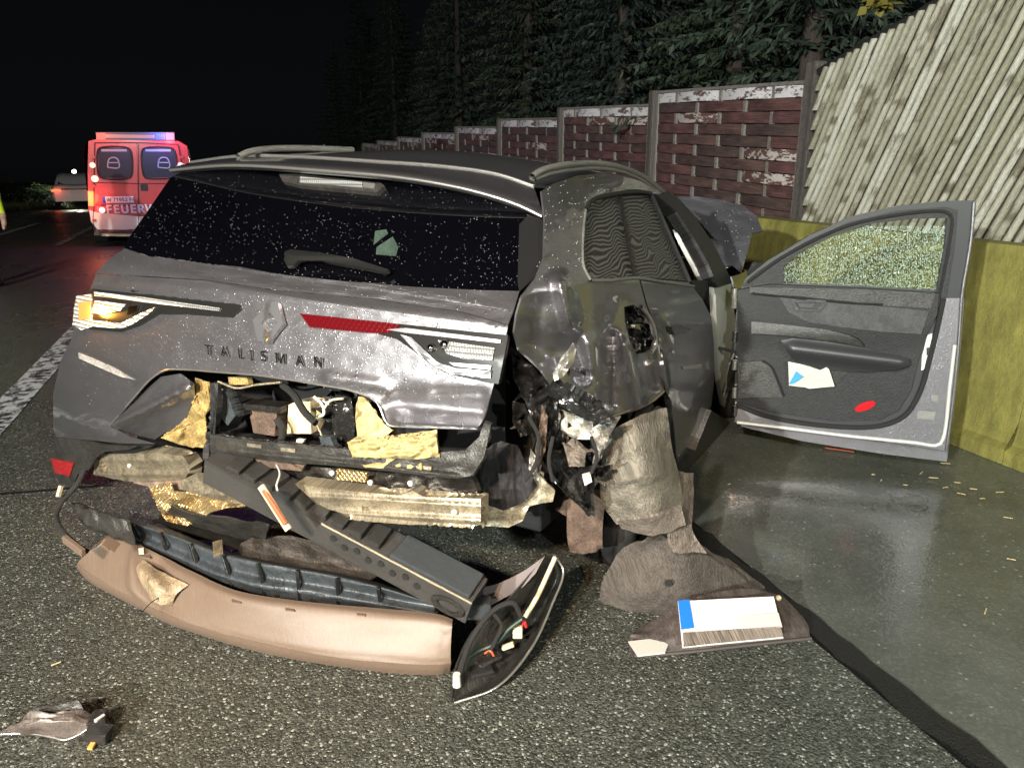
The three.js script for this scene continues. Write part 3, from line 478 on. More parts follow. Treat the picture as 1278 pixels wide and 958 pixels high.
// ---------------------------------------------------------------- white saloon further down the road
{
  const P = W(97, 253, 33); const hd = V(-.47, 0, -.88).normalize(), sd = V(.88, 0, -.47).normalize();
  P.y = P.y - .18; const o = thing('white_car', 'white saloon car with red tail lights on the road ahead of the van', 'car', P, Math.atan2(-hd.x, -hd.z));
  const B = (x, y, s) => P.clone().addScaledVector(sd, x).addScaledVector(hd, s).add(V(0, y, 0)), k = 1.0;
  const wht = phy({ color: lin(.72, .70, .68), roughness: .35, clearcoat: .6 });
  const sec = (s, w, y0, y1) => [[-w * .9, y0], [-w, y0 + .15], [-w * .98, y1 * .7], [-w * .9, y1], [0, y1 + .03], [w * .9, y1], [w * .98, y1 * .7], [w, y0 + .15], [w * .9, y0]].map(([x, y]) => B(x, y, s));
  part('body', loft([sec(-.02, .80, .25, .72), sec(.1, .9, .22, .86), sec(.7, .9, .2, .9), sec(2, .9, .2, .92), sec(3.4, .9, .2, .88), sec(4.4, .85, .2, .7), sec(4.5, .7, .25, .6)], 3, 3), wht, o);
  part('rear_panel', loft([[-.8, 0, .8].map(x => B(x, .72, -.02)), [-.8, 0, .8].map(x => B(x, .25, -.03))], 4, 2, .02), wht, o);
  const cab = (s, w, y) => [[-w * 1.12, .86], [-w, y], [0, y + .03], [w, y], [w * 1.12, .86]].map(([x, yy]) => B(x, yy, s));
  part('cabin', loft([cab(.55, .76, .88), cab(1.1, .66, 1.25), cab(2.2, .64, 1.30), cab(3.2, .74, .9)], 3, 3), wht, o);
  part('rear_window', loft([[-.58, 0, .58].map(x => B(x, 1.18, .93)), [-.66, 0, .66].map(x => B(x, .93, .58))], 4, 2, .01), M.glassDark, o);
  for (const x of [-.72, .72]) part('tail_light', box(.34, .09, .04, 0, 0, 0, .015).applyMatrix4(new THREE.Matrix4().makeBasis(sd, V(0, 1, 0), hd.clone().negate()).setPosition(B(x, .70, -.05))), glow(1, .10, .03, 2), o);
  part('number_plate', box(.5, .11, .02, 0, 0, 0, .004).applyMatrix4(new THREE.Matrix4().makeBasis(sd, V(0, 1, 0), hd.clone().negate()).setPosition(B(0, .66, -.06))), std({ color: lin(.75, .73, .68), roughness: .4 }), o);
  for (const x of [-.78, .78]) for (const s of [.9, 3.6]) part('wheel', new THREE.CylinderGeometry(.31, .31, .2, 16).rotateZ(Math.PI / 2).applyMatrix4(new THREE.Matrix4().makeBasis(sd, V(0, 1, 0), hd.clone().negate()).setPosition(B(x, .31, s))), M.rubber, o);
  for (const x of [-.72, .72]) { const l = new THREE.PointLight(lin(1, .08, .03), .15, 0, 2); l.position.copy(o.worldToLocal(B(x, .70, -.25))); l.castShadow = true; l.name = 'lamp_light'; o.add(l); }
}

// ---------------------------------------------------------------- a lit lamp far down the road
{
  const p = W(92, 214, 62), o = thing('roadside_lamp', 'small white lamp glowing far down the road behind the hedge', 'lamp', V(p.x, p.y - 2.2, p.z));
  part('pole', tube([V(p.x, p.y - 2.2, p.z), V(p.x, p.y - 1, p.z), V(p.x, p.y, p.z)], .05, 6), M.steelDark, o);
  part('lamp_globe', new THREE.SphereGeometry(.16, 12, 8).translate(p.x, p.y, p.z), glow(1, 1, .82, 6), o);
  const l = new THREE.PointLight(lin(1, 1, .8), 90, 0, 2); l.position.set(0, 2.2, .3); l.castShadow = true; l.shadow.radius = 8; l.name = 'lamp_light'; o.add(l);
}
// ---------------------------------------------------------------- the wrecked estate car
const car = thing('wrecked_estate_car', 'crashed grey estate car with torn open rear, bent flank and open front door', 'car', V(-.735, 0, -2.25), -.5065);
const CR = V(.8745, 0, .485), CF = V(.485, 0, -.8745), CO = V(-.735, 0, -2.25);
const C = (x, y, s) => CO.clone().addScaledVector(CR, x).addScaledVector(CF, s).add(V(0, y, 0));
const toCar = p => { const d = p.clone().sub(CO); return [d.dot(CR), p.y, d.dot(CF)]; };
const prof = [[0, .06], [.3, .02], [.45, -.03], [.6, -.055], [.78, -.055], [.95, -.02], [1.04, 0], [1.12, .035], [1.165, .085], [1.43, .40], [1.6, .56]];
const rearS = (x, y) => interp(prof, y + .045 * x) + (x < 0 ? .07 : .10) * x * x;
const belt = s => interp([[.46, 1.17], [1.46, 1.03], [2.4, .95]], s);
const sideX = (y, s) => .865 - (s < .5 ? .28 * (.5 - s) ** 2 : 0) - Math.max(0, y - belt(s)) * .56 - .03 * ((y - .75) / .4) ** 2 * (y < .75 ? 1 : 0);
function march(u, v, g, t0 = .8, t1 = 7, st = .03) { const r = ray(u, v), at = t => r.clone().multiplyScalar(t).add(V(0, H, 0)); let a = t0, ga = g(at(a)); for (let t = t0 + st; t < t1; t += st) { const gb = g(at(t)); if (ga < 0 && gb >= 0) { let lo = t - st, hi = t; for (let i = 0; i < 24; i++) { const m = (lo + hi) / 2; g(at(m)) < 0 ? lo = m : hi = m; } return at(hi); } ga = gb; a = t; } return null; }
const rear = (u, v, ins = 0) => march(u, v, p => { const [x, y, s] = toCar(p); return s - rearS(x, y) - ins; }) || W(u, v, 2.4);
const side = (u, v, ins = 0) => march(u, v, p => { const [x, y, s] = toCar(p); return sideX(y, s) - ins - x; }) || W(u, v, 4.2);
const planeX = x0 => (u, v) => march(u, v, p => x0 > 0 ? x0 - toCar(p)[0] : toCar(p)[2] > 0 ? x0 - toCar(p)[0] : -1, .8, 9) || W(u, v, 3);
const planeS = (s0, k) => (u, v) => march(u, v, p => { const [x, , s] = toCar(p); return s - s0 - k * x * x; });
const rOff = o => (u, v, d = 0) => rear(u, v, o + d), sOff = o => (u, v, d = 0) => side(u, v, o + d);
const segd = (u, v, a, b, c, d) => { const dx = c - a, dy = d - b, t = clamp(((u - a) * dx + (v - b) * dy) / (dx * dx + dy * dy), 0, 1); return Math.hypot(u - a - t * dx, v - b - t * dy); };
const dents = list => (u, v) => { let s = 0; for (const [a, b, c, d, amp, w] of list) { const q = segd(u, v, a, b, c, d) / w; s += amp * Math.exp(-q * q); } return s; };
const carUV = q => { const [x, y, s] = toCar(q); return [x + s, y]; };
const cp = (name, outline, map, mat, o = {}, parent = car) => part(name, patch(outline, map, { uvOf: carUV, ...o }), mat, parent);

// roof, spoiler, rails
const seamPx = [[237, 204], [300, 196], [375, 197], [470, 203], [552, 209], [620, 219], [666, 234]];
const lipPx = [[213, 211], [290, 205], [400, 211], [510, 221], [590, 236], [645, 253], [677, 268]];
{
  const seam = seamPx.map(p => planeS(.60, .05)(...p)), lip = lipPx.map(p => planeS(.34, .12)(...p));
  const topY = s => interp([[.6, 1.515], [1.0, 1.535], [1.5, 1.505], [1.9, 1.44], [2.25, 1.35]], s);
  const row = s => [-.68, -.6, -.35, 0, .35, .6, .67].map(x => C(x, topY(s) - .055 * x - .06 * (x / .65) ** 2 - (Math.abs(x) > .62 ? .03 : 0), s));
  part('roof', loft([seam, row(.95), row(1.3), row(1.7), row(2.05), row(2.25)], 5, 5, .01), M.paint, car);
  const under = lipPx.map(([u, v], i) => planeS(.40, .12)(u + (i ? -1 : 4), v + 5));
  const sp = part('spoiler', loft([seam.map(p => p.clone().add(V(0, .004, 0))), seam.map((p, i) => p.clone().lerp(lip[i], .5).add(V(0, .006, 0))), lip, lip.map((p, i) => p.clone().lerp(under[i], .3).add(V(0, -.012, 0))), under], 5, 4), M.paint, car);
  part('spoiler_edge', tube(lip.map(p => p.clone().add(V(0, -.004, 0)).addScaledVector(CF, -.004)), .006, 6), M.steel, sp);
  part('roof_seam', tube(seam.map(p => p.clone().add(V(0, .006, 0))), .005, 5), M.steel, car);
  part('roof_rail', merge([tube([[664, 221], [674, 214], [700, 207], [740, 204], [775, 209], [805, 222], [834, 245]].map(p => planeX(.60)(...p)), .012, 8), tube([[667, 224], [690, 216], [740, 210], [775, 214], [803, 226], [830, 246]].map(p => planeX(.605)(...p)), .008, 6)]), M.rail, car);
  part('roof_rail', tube([[297, 196], [310, 190], [335, 186], [380, 185], [440, 187]].map(p => W(p[0], p[1], lerp(3.0, 3.5, (p[0] - 297) / 140))), .013, 8), M.rail, car);
  // windscreen, front and hidden far side
  const fr = (s, y, w, d = 0) => [-w, -w / 2, 0, w / 2, w].map(x => C(x, y - .055 * x - d * (x / w) ** 2, s));
  part('windscreen', loft([fr(2.26, 1.35, .62, .06), fr(2.55, 1.18, .68, .05), fr(2.85, 1.0, .72, .04)], 4, 4, .006), M.glassDark, car);
  part('engine_cover_remains', loft([fr(2.9, .95, .75), fr(3.2, .86, .74), fr(3.45, .7, .7), fr(3.5, .4, .66)], 6, 6, .01, p => { p.y += .05 * fbm(p.x * 5, p.z * 5); }), M.paint, car);
  const ls = (y, x, s0 = .14) => [s0, .7, 1.2, 1.8, 2.6, 3.4].map(s => C(-(x - (s < .3 ? .03 : 0)), y + .06 * (s > 2.4 ? -(s - 2.4) : 0), s));
  part('left_flank', loft([ls(1.42, .66, .56), ls(1.17, .85, .26), ls(.9, .94), ls(.6, .96), ls(.35, .93)], 4, 4, .01), M.paintPlain, car);
  const rs = (y, x) => [2.5, 2.8, 3.1, 3.4].map(s => C(x, y - .04 * (s - 2.4), s));
  part('right_front_wing', loft([rs(.92, .80), rs(.75, .84), rs(.5, .84), rs(.25, .8)], 4, 4, .01, p => { p.x += .04 * fbm(p.y * 6, p.z * 6); }), M.paint, car);
  for (const [x, s, y] of [[-.76, .75, .33], [-.76, 3.0, .33], [.72, 3.0, .30]]) { const m = new THREE.Matrix4().makeBasis(CR, V(0, 1, 0), CF.clone().negate()).setPosition(C(x, y, s)); const w = part('wheel', new THREE.TorusGeometry(.24, .09, 10, 28).rotateY(Math.PI / 2).scale(1.15, 1, 1).applyMatrix4(m), M.rubber, car); part('rim', new THREE.CylinderGeometry(.2, .2, .15, 20).rotateZ(Math.PI / 2).applyMatrix4(m), M.steel, w); }
  // dark inside: floor pan and cabin lining
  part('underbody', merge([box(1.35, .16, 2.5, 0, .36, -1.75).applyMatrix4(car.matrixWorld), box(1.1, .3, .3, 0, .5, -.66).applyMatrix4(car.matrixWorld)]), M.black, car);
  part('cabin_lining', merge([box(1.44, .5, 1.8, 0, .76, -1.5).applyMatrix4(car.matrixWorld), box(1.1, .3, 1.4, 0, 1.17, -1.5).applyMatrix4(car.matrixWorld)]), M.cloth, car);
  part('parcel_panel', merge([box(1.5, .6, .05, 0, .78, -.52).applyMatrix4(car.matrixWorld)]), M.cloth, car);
}
// rear glass and what sits on it
const glassPx = [[212, 222], [228, 213], [300, 211], [400, 216], [510, 226], [590, 241], [645, 258], [677, 274], [679, 295], [676, 320], [664, 346], [648, 362], [600, 361], [518, 357], [420, 349], [345, 341], [300, 332], [230, 325], [185, 319], [155, 309], [160, 297], [186, 260]];
{
  const g = cp('rear_window', glassPx, rOff(.004), M.glassDark, { t: .006, L: 18 });
  cp('wiper', [[355, 314], [362, 311], [400, 315], [440, 322], [485, 336], [480, 339], [440, 331], [400, 325], [372, 325], [366, 331], [358, 332], [355, 326]], rOff(-.04), M.blackGloss, { t: .014, L: 10, disp: (u, v) => -.012 * Math.exp(-(((v - 319) / 5) ** 2)) });
  part('wiper_pivot', new THREE.SphereGeometry(.014, 10, 8).translate(...rear(363, 330, -.02).toArray()), M.blackGloss, car);
  const bl = cp('high_brake_light', [[348, 217], [374, 217], [475, 228], [480, 232], [470, 240], [374, 231], [352, 226]], rOff(-.02), M.darkPlastic, { t: .02, L: 20 });
  cp('brake_light_lens', [[374, 220], [452, 227], [452, 233], [374, 227]], rOff(-.026), M.lens, { t: .006, L: 20 }, bl);
  cp('brake_light_end', [[453, 227], [468, 229], [467, 235], [453, 233]], rOff(-.026), M.steel, { t: .006, L: 20 }, bl);
  cp('glass_edge_band', [[677, 274], [680, 295], [677, 322], [665, 348], [648, 364], [646, 352], [648, 280], [660, 268]], rOff(-.004), M.blackGloss, { t: .004 }, g);
  cp('see_through_patch', [[468, 288], [482, 286], [484, 291], [466, 305]], rOff(.0015), std({ color: lin(.035, .06, .048), roughness: .6, map: M.dust }), { t: .002, L: 8 }, g);  // greenish patches painted for the broken door window glinting through the glass
  cp('see_through_patch', [[470, 308], [490, 295], [497, 308], [494, 319], [469, 317]], rOff(.0015), std({ color: lin(.035, .06, .048), roughness: .6, map: M.dust }), { t: .002, L: 8 }, g);
}
// tailgate
const tailDents = dents([[500, 531, 596, 534, -.025, 9], [480, 500, 600, 512, .03, 16], [484, 490, 470, 503, -.02, 10], [150, 350, 600, 398, -.006, 8], [545, 490, 600, 490, .008, 6], [410, 470, 470, 480, -.012, 9], [240, 440, 280, 450, .006, 20], [96, 446, 165, 475, .007, 7], [560, 360, 640, 380, .006, 12]]);
cp('tailgate_shelf', [[155, 310], [185, 320], [230, 326], [300, 333], [345, 342], [420, 350], [518, 358], [600, 362], [648, 363], [641, 388], [634, 405], [578, 389], [459, 372], [340, 361], [257, 349], [190, 345], [119, 341], [134, 325]], rOff(0), M.paint, { L: 14, disp: (u, v) => .012 * fbm(u * .03, v * .05) });
const tg = cp('tailgate', [[119, 342], [190, 346], [257, 350], [340, 362], [459, 373], [578, 390], [634, 406], [630, 425], [622, 455], [616, 480], [609, 505], [602, 526], [596, 534], [540, 533], [500, 531], [484, 530], [480, 518], [472, 503], [455, 492], [430, 486], [400, 480], [360, 473], [320, 468], [270, 464], [225, 461], [205, 462], [190, 470], [165, 498], [148, 520], [137, 532], [160, 545], [192, 554], [150, 553], [100, 548], [70, 545], [66, 535], [66, 490], [75, 450], [88, 425], [92, 410], [100, 378], [112, 362]], rOff(0), M.paint, { L: 7, disp: (u, v) => tailDents(u, v) + .003 * fbm(u * .05, v * .05) });
cp('torn_fold', [[137, 531], [150, 515], [170, 495], [200, 470], [225, 466], [242, 478], [243, 492], [233, 520], [218, 535], [205, 540], [192, 549], [170, 543], [150, 538]], rOff(.012), M.paint, { L: 8, disp: (u, v) => .05 * smooth(0, 50, segd(u, v, 137, 531, 225, 470)) - .03 * Math.exp(-((segd(u, v, 140, 530, 236, 484) / 6) ** 2)) });
part('torn_edge', merge([tube([[137, 531], [165, 498], [190, 471], [206, 462], [230, 461], [270, 464], [320, 468], [400, 480], [440, 488], [470, 502], [484, 530], [500, 532], [596, 535]].map(p => rear(p[0], p[1], -.001)), .0035, 5)]), M.steel, car);
cp('paint_scrape', [[97, 440], [112, 446], [140, 458], [168, 474], [150, 470], [118, 456], [98, 447]], rOff(-.0035), std({ color: lin(.36, .34, .32), map: M.dust, roughness: .7 }), { t: .002, L: 6 , disp: tailDents }, tg);
// badge and lettering
{
  cp('badge', [[335, 375], [346, 377], [353, 404], [334, 428], [321, 425], [315, 400]], rOff(-.018), M.silver, { t: .016, L: 6, holes: [[[337, 390], [346, 403], [334, 416], [325, 403]]], disp: (u, v) => (u < 333 ? .006 : -.004) });
  const fontR = await new FontLoader().loadAsync('fonts/droid/droid_sans_regular.typeface.json');
  const word = 'TALISMAN', px = [[261, 442], [281, 444], [302, 447], [315, 449], [330, 450], [351, 453], [375, 456], [398, 458]], gs = [];
  for (let i = 0; i < 8; i++) { const g = new TextGeometry(word[i], { font: fontR, size: .031, depth: .003, curveSegments: 4 }); g.computeBoundingBox(); const b = g.boundingBox; g.translate(-(b.min.x + b.max.x) / 2, 0, 0); g.scale(word[i] === 'I' ? 1 : 1.3, 1, 1); const p = rear(px[i][0], px[i][1], -.0025); g.applyMatrix4(new THREE.Matrix4().makeBasis(CR, V(0, 1, 0), CF.clone().negate()).setPosition(p)); gs.push(g); }
  part('lettering', merge(gs), M.chromeDark, car);
}
// tail lights
{
  const L = cp('tail_light', [[115, 360], [180, 367], [298, 380], [300, 386], [289, 396], [232, 392], [197, 392], [172, 407], [150, 414], [112, 411], [102, 405], [103, 370]], rOff(-.008), M.blackGloss, { t: .012, L: 14 });
  cp('light_strip', [[117, 364], [180, 371], [273, 384], [272, 388], [180, 377], [117, 369]], rOff(-.014), M.lens, { t: .004 }, L);
  cp('lens', [[118, 375], [157, 379], [149, 388], [130, 392], [114, 390]], rOff(-.014), M.lens, { t: .004 }, L);
  cp('lens', [[160, 382], [172, 381], [170, 388], [158, 393]], rOff(-.015), M.chrome, { t: .004 }, L);
  cp('light_strip', [[108, 399], [150, 403], [172, 392], [193, 383], [186, 391], [166, 404], [150, 410], [109, 407]], rOff(-.014), M.lens, { t: .004 }, L);
  const ind = cp('indicator', [[95, 369], [112, 367], [113, 408], [101, 412], [90, 405], [92, 384]], rOff(-.012), M.lens, { t: .02, L: 8 }, L);
  cp('indicator_bulb', [[97, 377], [111, 376], [110, 398], [98, 399]], rOff(-.016), glow(1, .13, .001, 2.6), { t: .006, L: 8 }, L);
  const p = rear(103, 388, -.05), l = new THREE.PointLight(lin(1, .42, .04), .14, 0, 2); l.position.copy(car.worldToLocal(p)); l.castShadow = true; l.shadow.radius = 1; l.name = 'indicator_light'; car.add(l);
  const Rt = cp('tail_light', [[470, 416], [488, 403], [634, 418], [630, 440], [622, 479], [612, 478], [560, 467], [540, 457], [515, 437], [495, 423]], rOff(-.006), M.blackGloss, { t: .02, L: 12 });
  cp('red_lens', [[374, 391], [490, 403], [500, 405], [487, 415], [465, 416], [386, 408]], rOff(-.012), M.redLens, { t: .012, L: 14 }, Rt);
  cp('chrome_strip', [[482, 411], [506, 409], [625, 424], [624, 428], [505, 415]], rOff(-.016), M.silver, { t: .006 }, Rt);
  cp('chrome_strip', [[499, 417], [513, 421], [546, 452], [567, 459], [613, 463], [612, 472], [563, 467], [541, 457], [520, 440]], rOff(-.016), M.silver, { t: .006, L: 8, disp: (u, v) => .008 * Math.abs(noise(u * .1, v * .1)) }, Rt);
  cp('lens', [[546, 424], [617, 434], [614, 450], [578, 448], [557, 441]], rOff(-.014), M.lens, { t: .006 }, Rt);
  cp('lens', [[560, 452], [613, 456], [612, 461], [568, 457]], rOff(-.014), M.silver, { t: .004 }, Rt);
  part('bulb', new THREE.SphereGeometry(.014, 8, 6).translate(...rear(555, 430, -.018).toArray()), M.chrome, Rt);
  part('bulb', new THREE.SphereGeometry(.012, 8, 6).translate(...rear(538, 434, -.012).toArray()), M.chrome, Rt);
}
// left bumper remnant and reflector
cp('bumper_corner_remnant', [[72, 546], [100, 549], [130, 556], [168, 558], [160, 561], [130, 564], [118, 572], [110, 586], [96, 592], [90, 609], [75, 603], [66, 592], [63, 572]], rOff(-.005), M.darkPlastic, { L: 10, t: .01 });
cp('rear_reflector', [[63, 572], [91, 578], [86, 594], [68, 590]], rOff(-.012), M.red, { t: .008 });
cp('bumper_gap_trim', [[98, 548], [150, 553], [192, 556], [165, 566], [130, 566], [105, 556]], rOff(.03), M.black, { t: .004 });
// the opening: dark well and everything in it
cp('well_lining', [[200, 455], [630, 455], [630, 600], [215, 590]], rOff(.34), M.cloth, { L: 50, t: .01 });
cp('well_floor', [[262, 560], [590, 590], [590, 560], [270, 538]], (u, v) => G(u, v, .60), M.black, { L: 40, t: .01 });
cp('insulation_foam', [[243, 474], [258, 476], [262, 500], [256, 520], [259, 545], [256, 559], [225, 555], [200, 546], [215, 538], [233, 520], [245, 492]], rOff(.05), M.foam, { L: 6, t: .008, disp: (u, v) => .05 * fbm(u * .06, v * .06) });
cp('seam_pillar', [[262, 478], [272, 478], [268, 540], [276, 600], [258, 602], [262, 545]], rOff(.02), M.black, { L: 8, t: .02, disp: (u, v) => .03 * fbm(u * .05, v * .05) });
cp('control_unit', [[264, 481], [279, 478], [293, 519], [284, 531], [272, 518]], rOff(.06), M.bluePlastic, { t: .05, L: 14 });
for (let i = 0; i < 5; i++) cp('connector_rib', [[281 + i * 4, 482 + i * 8], [291 + i * 3, 480 + i * 8], [293 + i * 3, 486 + i * 8], [284 + i * 3, 488 + i * 8]], rOff(.07), M.blackGloss, { t: .03 });
cp('brown_bracket', [[310, 511], [346, 513], [342, 544], [316, 540]], rOff(.10), M.rust, { t: .06, L: 10, disp: (u, v) => .01 * fbm(u * .1, v * .1) });
cp('bracket_ledge', [[296, 503], [350, 508], [350, 516], [296, 510]], rOff(.08), M.steelDark, { t: .06 });
cp('white_canister', [[360, 505], [372, 500], [387, 501], [388, 541], [358, 541]], rOff(.11), M.cream, { t: .08, L: 8 });
part('strap', tube([[352, 480], [366, 492], [380, 514], [394, 528]].map((p, i) => rear(p[0], p[1], .05 - .01 * i)), .011, 6), M.trim, car);
cp('module_box', [[418, 492], [438, 496], [443, 530], [440, 562], [416, 556], [414, 520]], rOff(.08), M.blackGloss, { t: .06, L: 8, disp: (u, v) => .02 * noise(u * .15, v * .15) });
cp('top_insulation', [[284, 470], [308, 471], [310, 480], [286, 480]], rOff(.06), M.foam, { t: .02 }); cp('top_insulation', [[395, 508], [412, 500], [412, 524], [394, 522]], rOff(.12), M.foamPale, { t: .02 });
part('hose', tube([[345, 522], [352, 535], [350, 550], [338, 556]].map(p => rear(p[0], p[1], .06)), .012, 7), M.rubber, car);
part('wire', tube([[272, 476], [295, 484], [320, 480], [350, 477]].map(p => rear(p[0], p[1], .03)), .004, 5), M.galv, car);
part('wire', tube([[392, 495], [402, 505], [404, 516], [398, 520]].map(p => rear(p[0], p[1], .06)), .005, 5), M.white, car);
part('wire', tube([[404, 510], [412, 500], [428, 497]].map(p => rear(p[0], p[1], .05)), .004, 5), M.cream, car);
part('wire', tube([[394, 528], [400, 540], [406, 552], [416, 560]].map(p => rear(p[0], p[1], .03)), .003, 5), M.galv, car);
cp('connector_plug', [[398, 545], [412, 545], [418, 561], [402, 560]], rOff(.01), M.bluePlastic, { t: .02 });
for (const [u, v] of [[324, 549], [370, 548], [335, 555]]) cp('broken_clip', [[u, v], [u + 9, v + 1], [u + 7, v + 5], [u - 1, v + 4]], rOff(.05), M.white, { t: .01 });
cp('bumper_ledge', [[262, 542], [300, 548], [380, 556], [440, 561], [520, 566], [580, 562], [598, 545], [604, 527], [613, 530], [604, 570], [590, 593], [572, 597], [520, 592], [440, 583], [340, 575], [262, 562]], rOff(-.02), M.darkPlastic, { L: 8, t: .012, disp: (u, v) => .014 * fbm(u * .03, v * .06) - .012 * Math.exp(-((segd(u, v, 270, 560, 570, 594) / 4) ** 2)) });
for (const u of [308, 350, 520]) cp('ledge_slot', [[u, 552 + (u - 300) * .13], [u + 18, 554 + (u - 300) * .13], [u + 18, 558 + (u - 300) * .13], [u, 556 + (u - 300) * .13]], rOff(-.024), M.galv, { t: .004 });
cp('yellow_tape', [[447, 495], [455, 497], [462, 505], [478, 528], [490, 537], [480, 545], [520, 540], [545, 536], [547, 570], [525, 572], [526, 590], [455, 582], [440, 570], [433, 552], [446, 545], [443, 520]], rOff(-.035), M.tape, { L: 6, t: .004, disp: (u, v) => .05 * (1 - 2 * Math.abs(noise(u * .05, v * .07))) * .5 });
cp('yellow_tape', [[434, 552], [480, 545], [544, 540], [547, 569], [520, 573], [440, 570]], rOff(-.055), M.tape, { L: 6, t: .004, disp: (u, v) => .03 * (1 - 2 * Math.abs(noise(u * .06 + 4, v * .1))) });
cp('rusty_plate', [[318, 573], [380, 580], [376, 588], [330, 583]], rOff(.02), M.rust, { t: .01 }); cp('rusty_plate', [[420, 585], [458, 590], [456, 602], [418, 598]], rOff(.02), M.foil, { t: .01 });
cp('lower_panel', [[300, 575], [590, 598], [600, 625], [380, 612], [300, 600]], rOff(.06), M.steelDark, { L: 12, t: .02, disp: (u, v) => .03 * noise(u * .06, v * .06) });
for (const [u, v] of [[414, 590], [462, 602], [512, 603], [161, 581], [567, 639]]) part('bolt', new THREE.CylinderGeometry(.008, .008, .006, 10).rotateX(Math.PI / 2).rotateY(-.5).translate(...rear(u, v, -.012).toArray()), M.white, car);
// crash beam, heat shield
const beamDisp = (u, v) => -.012 * Math.exp(-((segd(u, v, 380, 619, 600, 632) / 4) ** 2)) - .012 * Math.exp(-((segd(u, v, 420, 640, 600, 650) / 4) ** 2));
cp('crash_beam', [[368, 604], [430, 612], [500, 618], [514, 612], [530, 620], [600, 622], [600, 655], [520, 650], [430, 641], [398, 632]], rOff(.0), M.galv, { L: 6, t: .05, holes: [[[451, 632], [459, 632], [460, 637], [452, 637]]], disp: beamDisp });
cp('crash_beam', [[118, 567], [200, 565], [228, 569], [238, 584], [230, 598], [160, 601], [116, 592]], rOff(.03), M.galv, { L: 6, t: .05, holes: [[[123, 579], [128, 577], [133, 582], [130, 589], [124, 588]]], disp: (u, v) => -.01 * Math.exp(-(((v - 574) / 3) ** 2)) - .012 * Math.exp(-(((v - 592) / 3) ** 2)) });
cp('beam_flange', [[158, 600], [230, 598], [240, 610], [210, 612], [180, 606]], rOff(.05), M.tan, { t: .01 });
cp('heat_shield', [[185, 608], [205, 603], [213, 603], [216, 613], [226, 614], [240, 612], [270, 618], [300, 622], [325, 628], [300, 632], [280, 634], [262, 640], [248, 650], [232, 656], [207, 650], [197, 632]], rOff(.02), M.foil, { L: 6, t: .003, disp: (u, v) => .06 * fbm(u * .03, v * .04) });
cp('metal_sheet', [[226, 600], [245, 590], [262, 592], [300, 612], [328, 630], [290, 628], [250, 618], [224, 610]], rOff(.0), M.galv, { L: 7, t: .003, disp: (u, v) => .04 * fbm(u * .04, v * .05) });
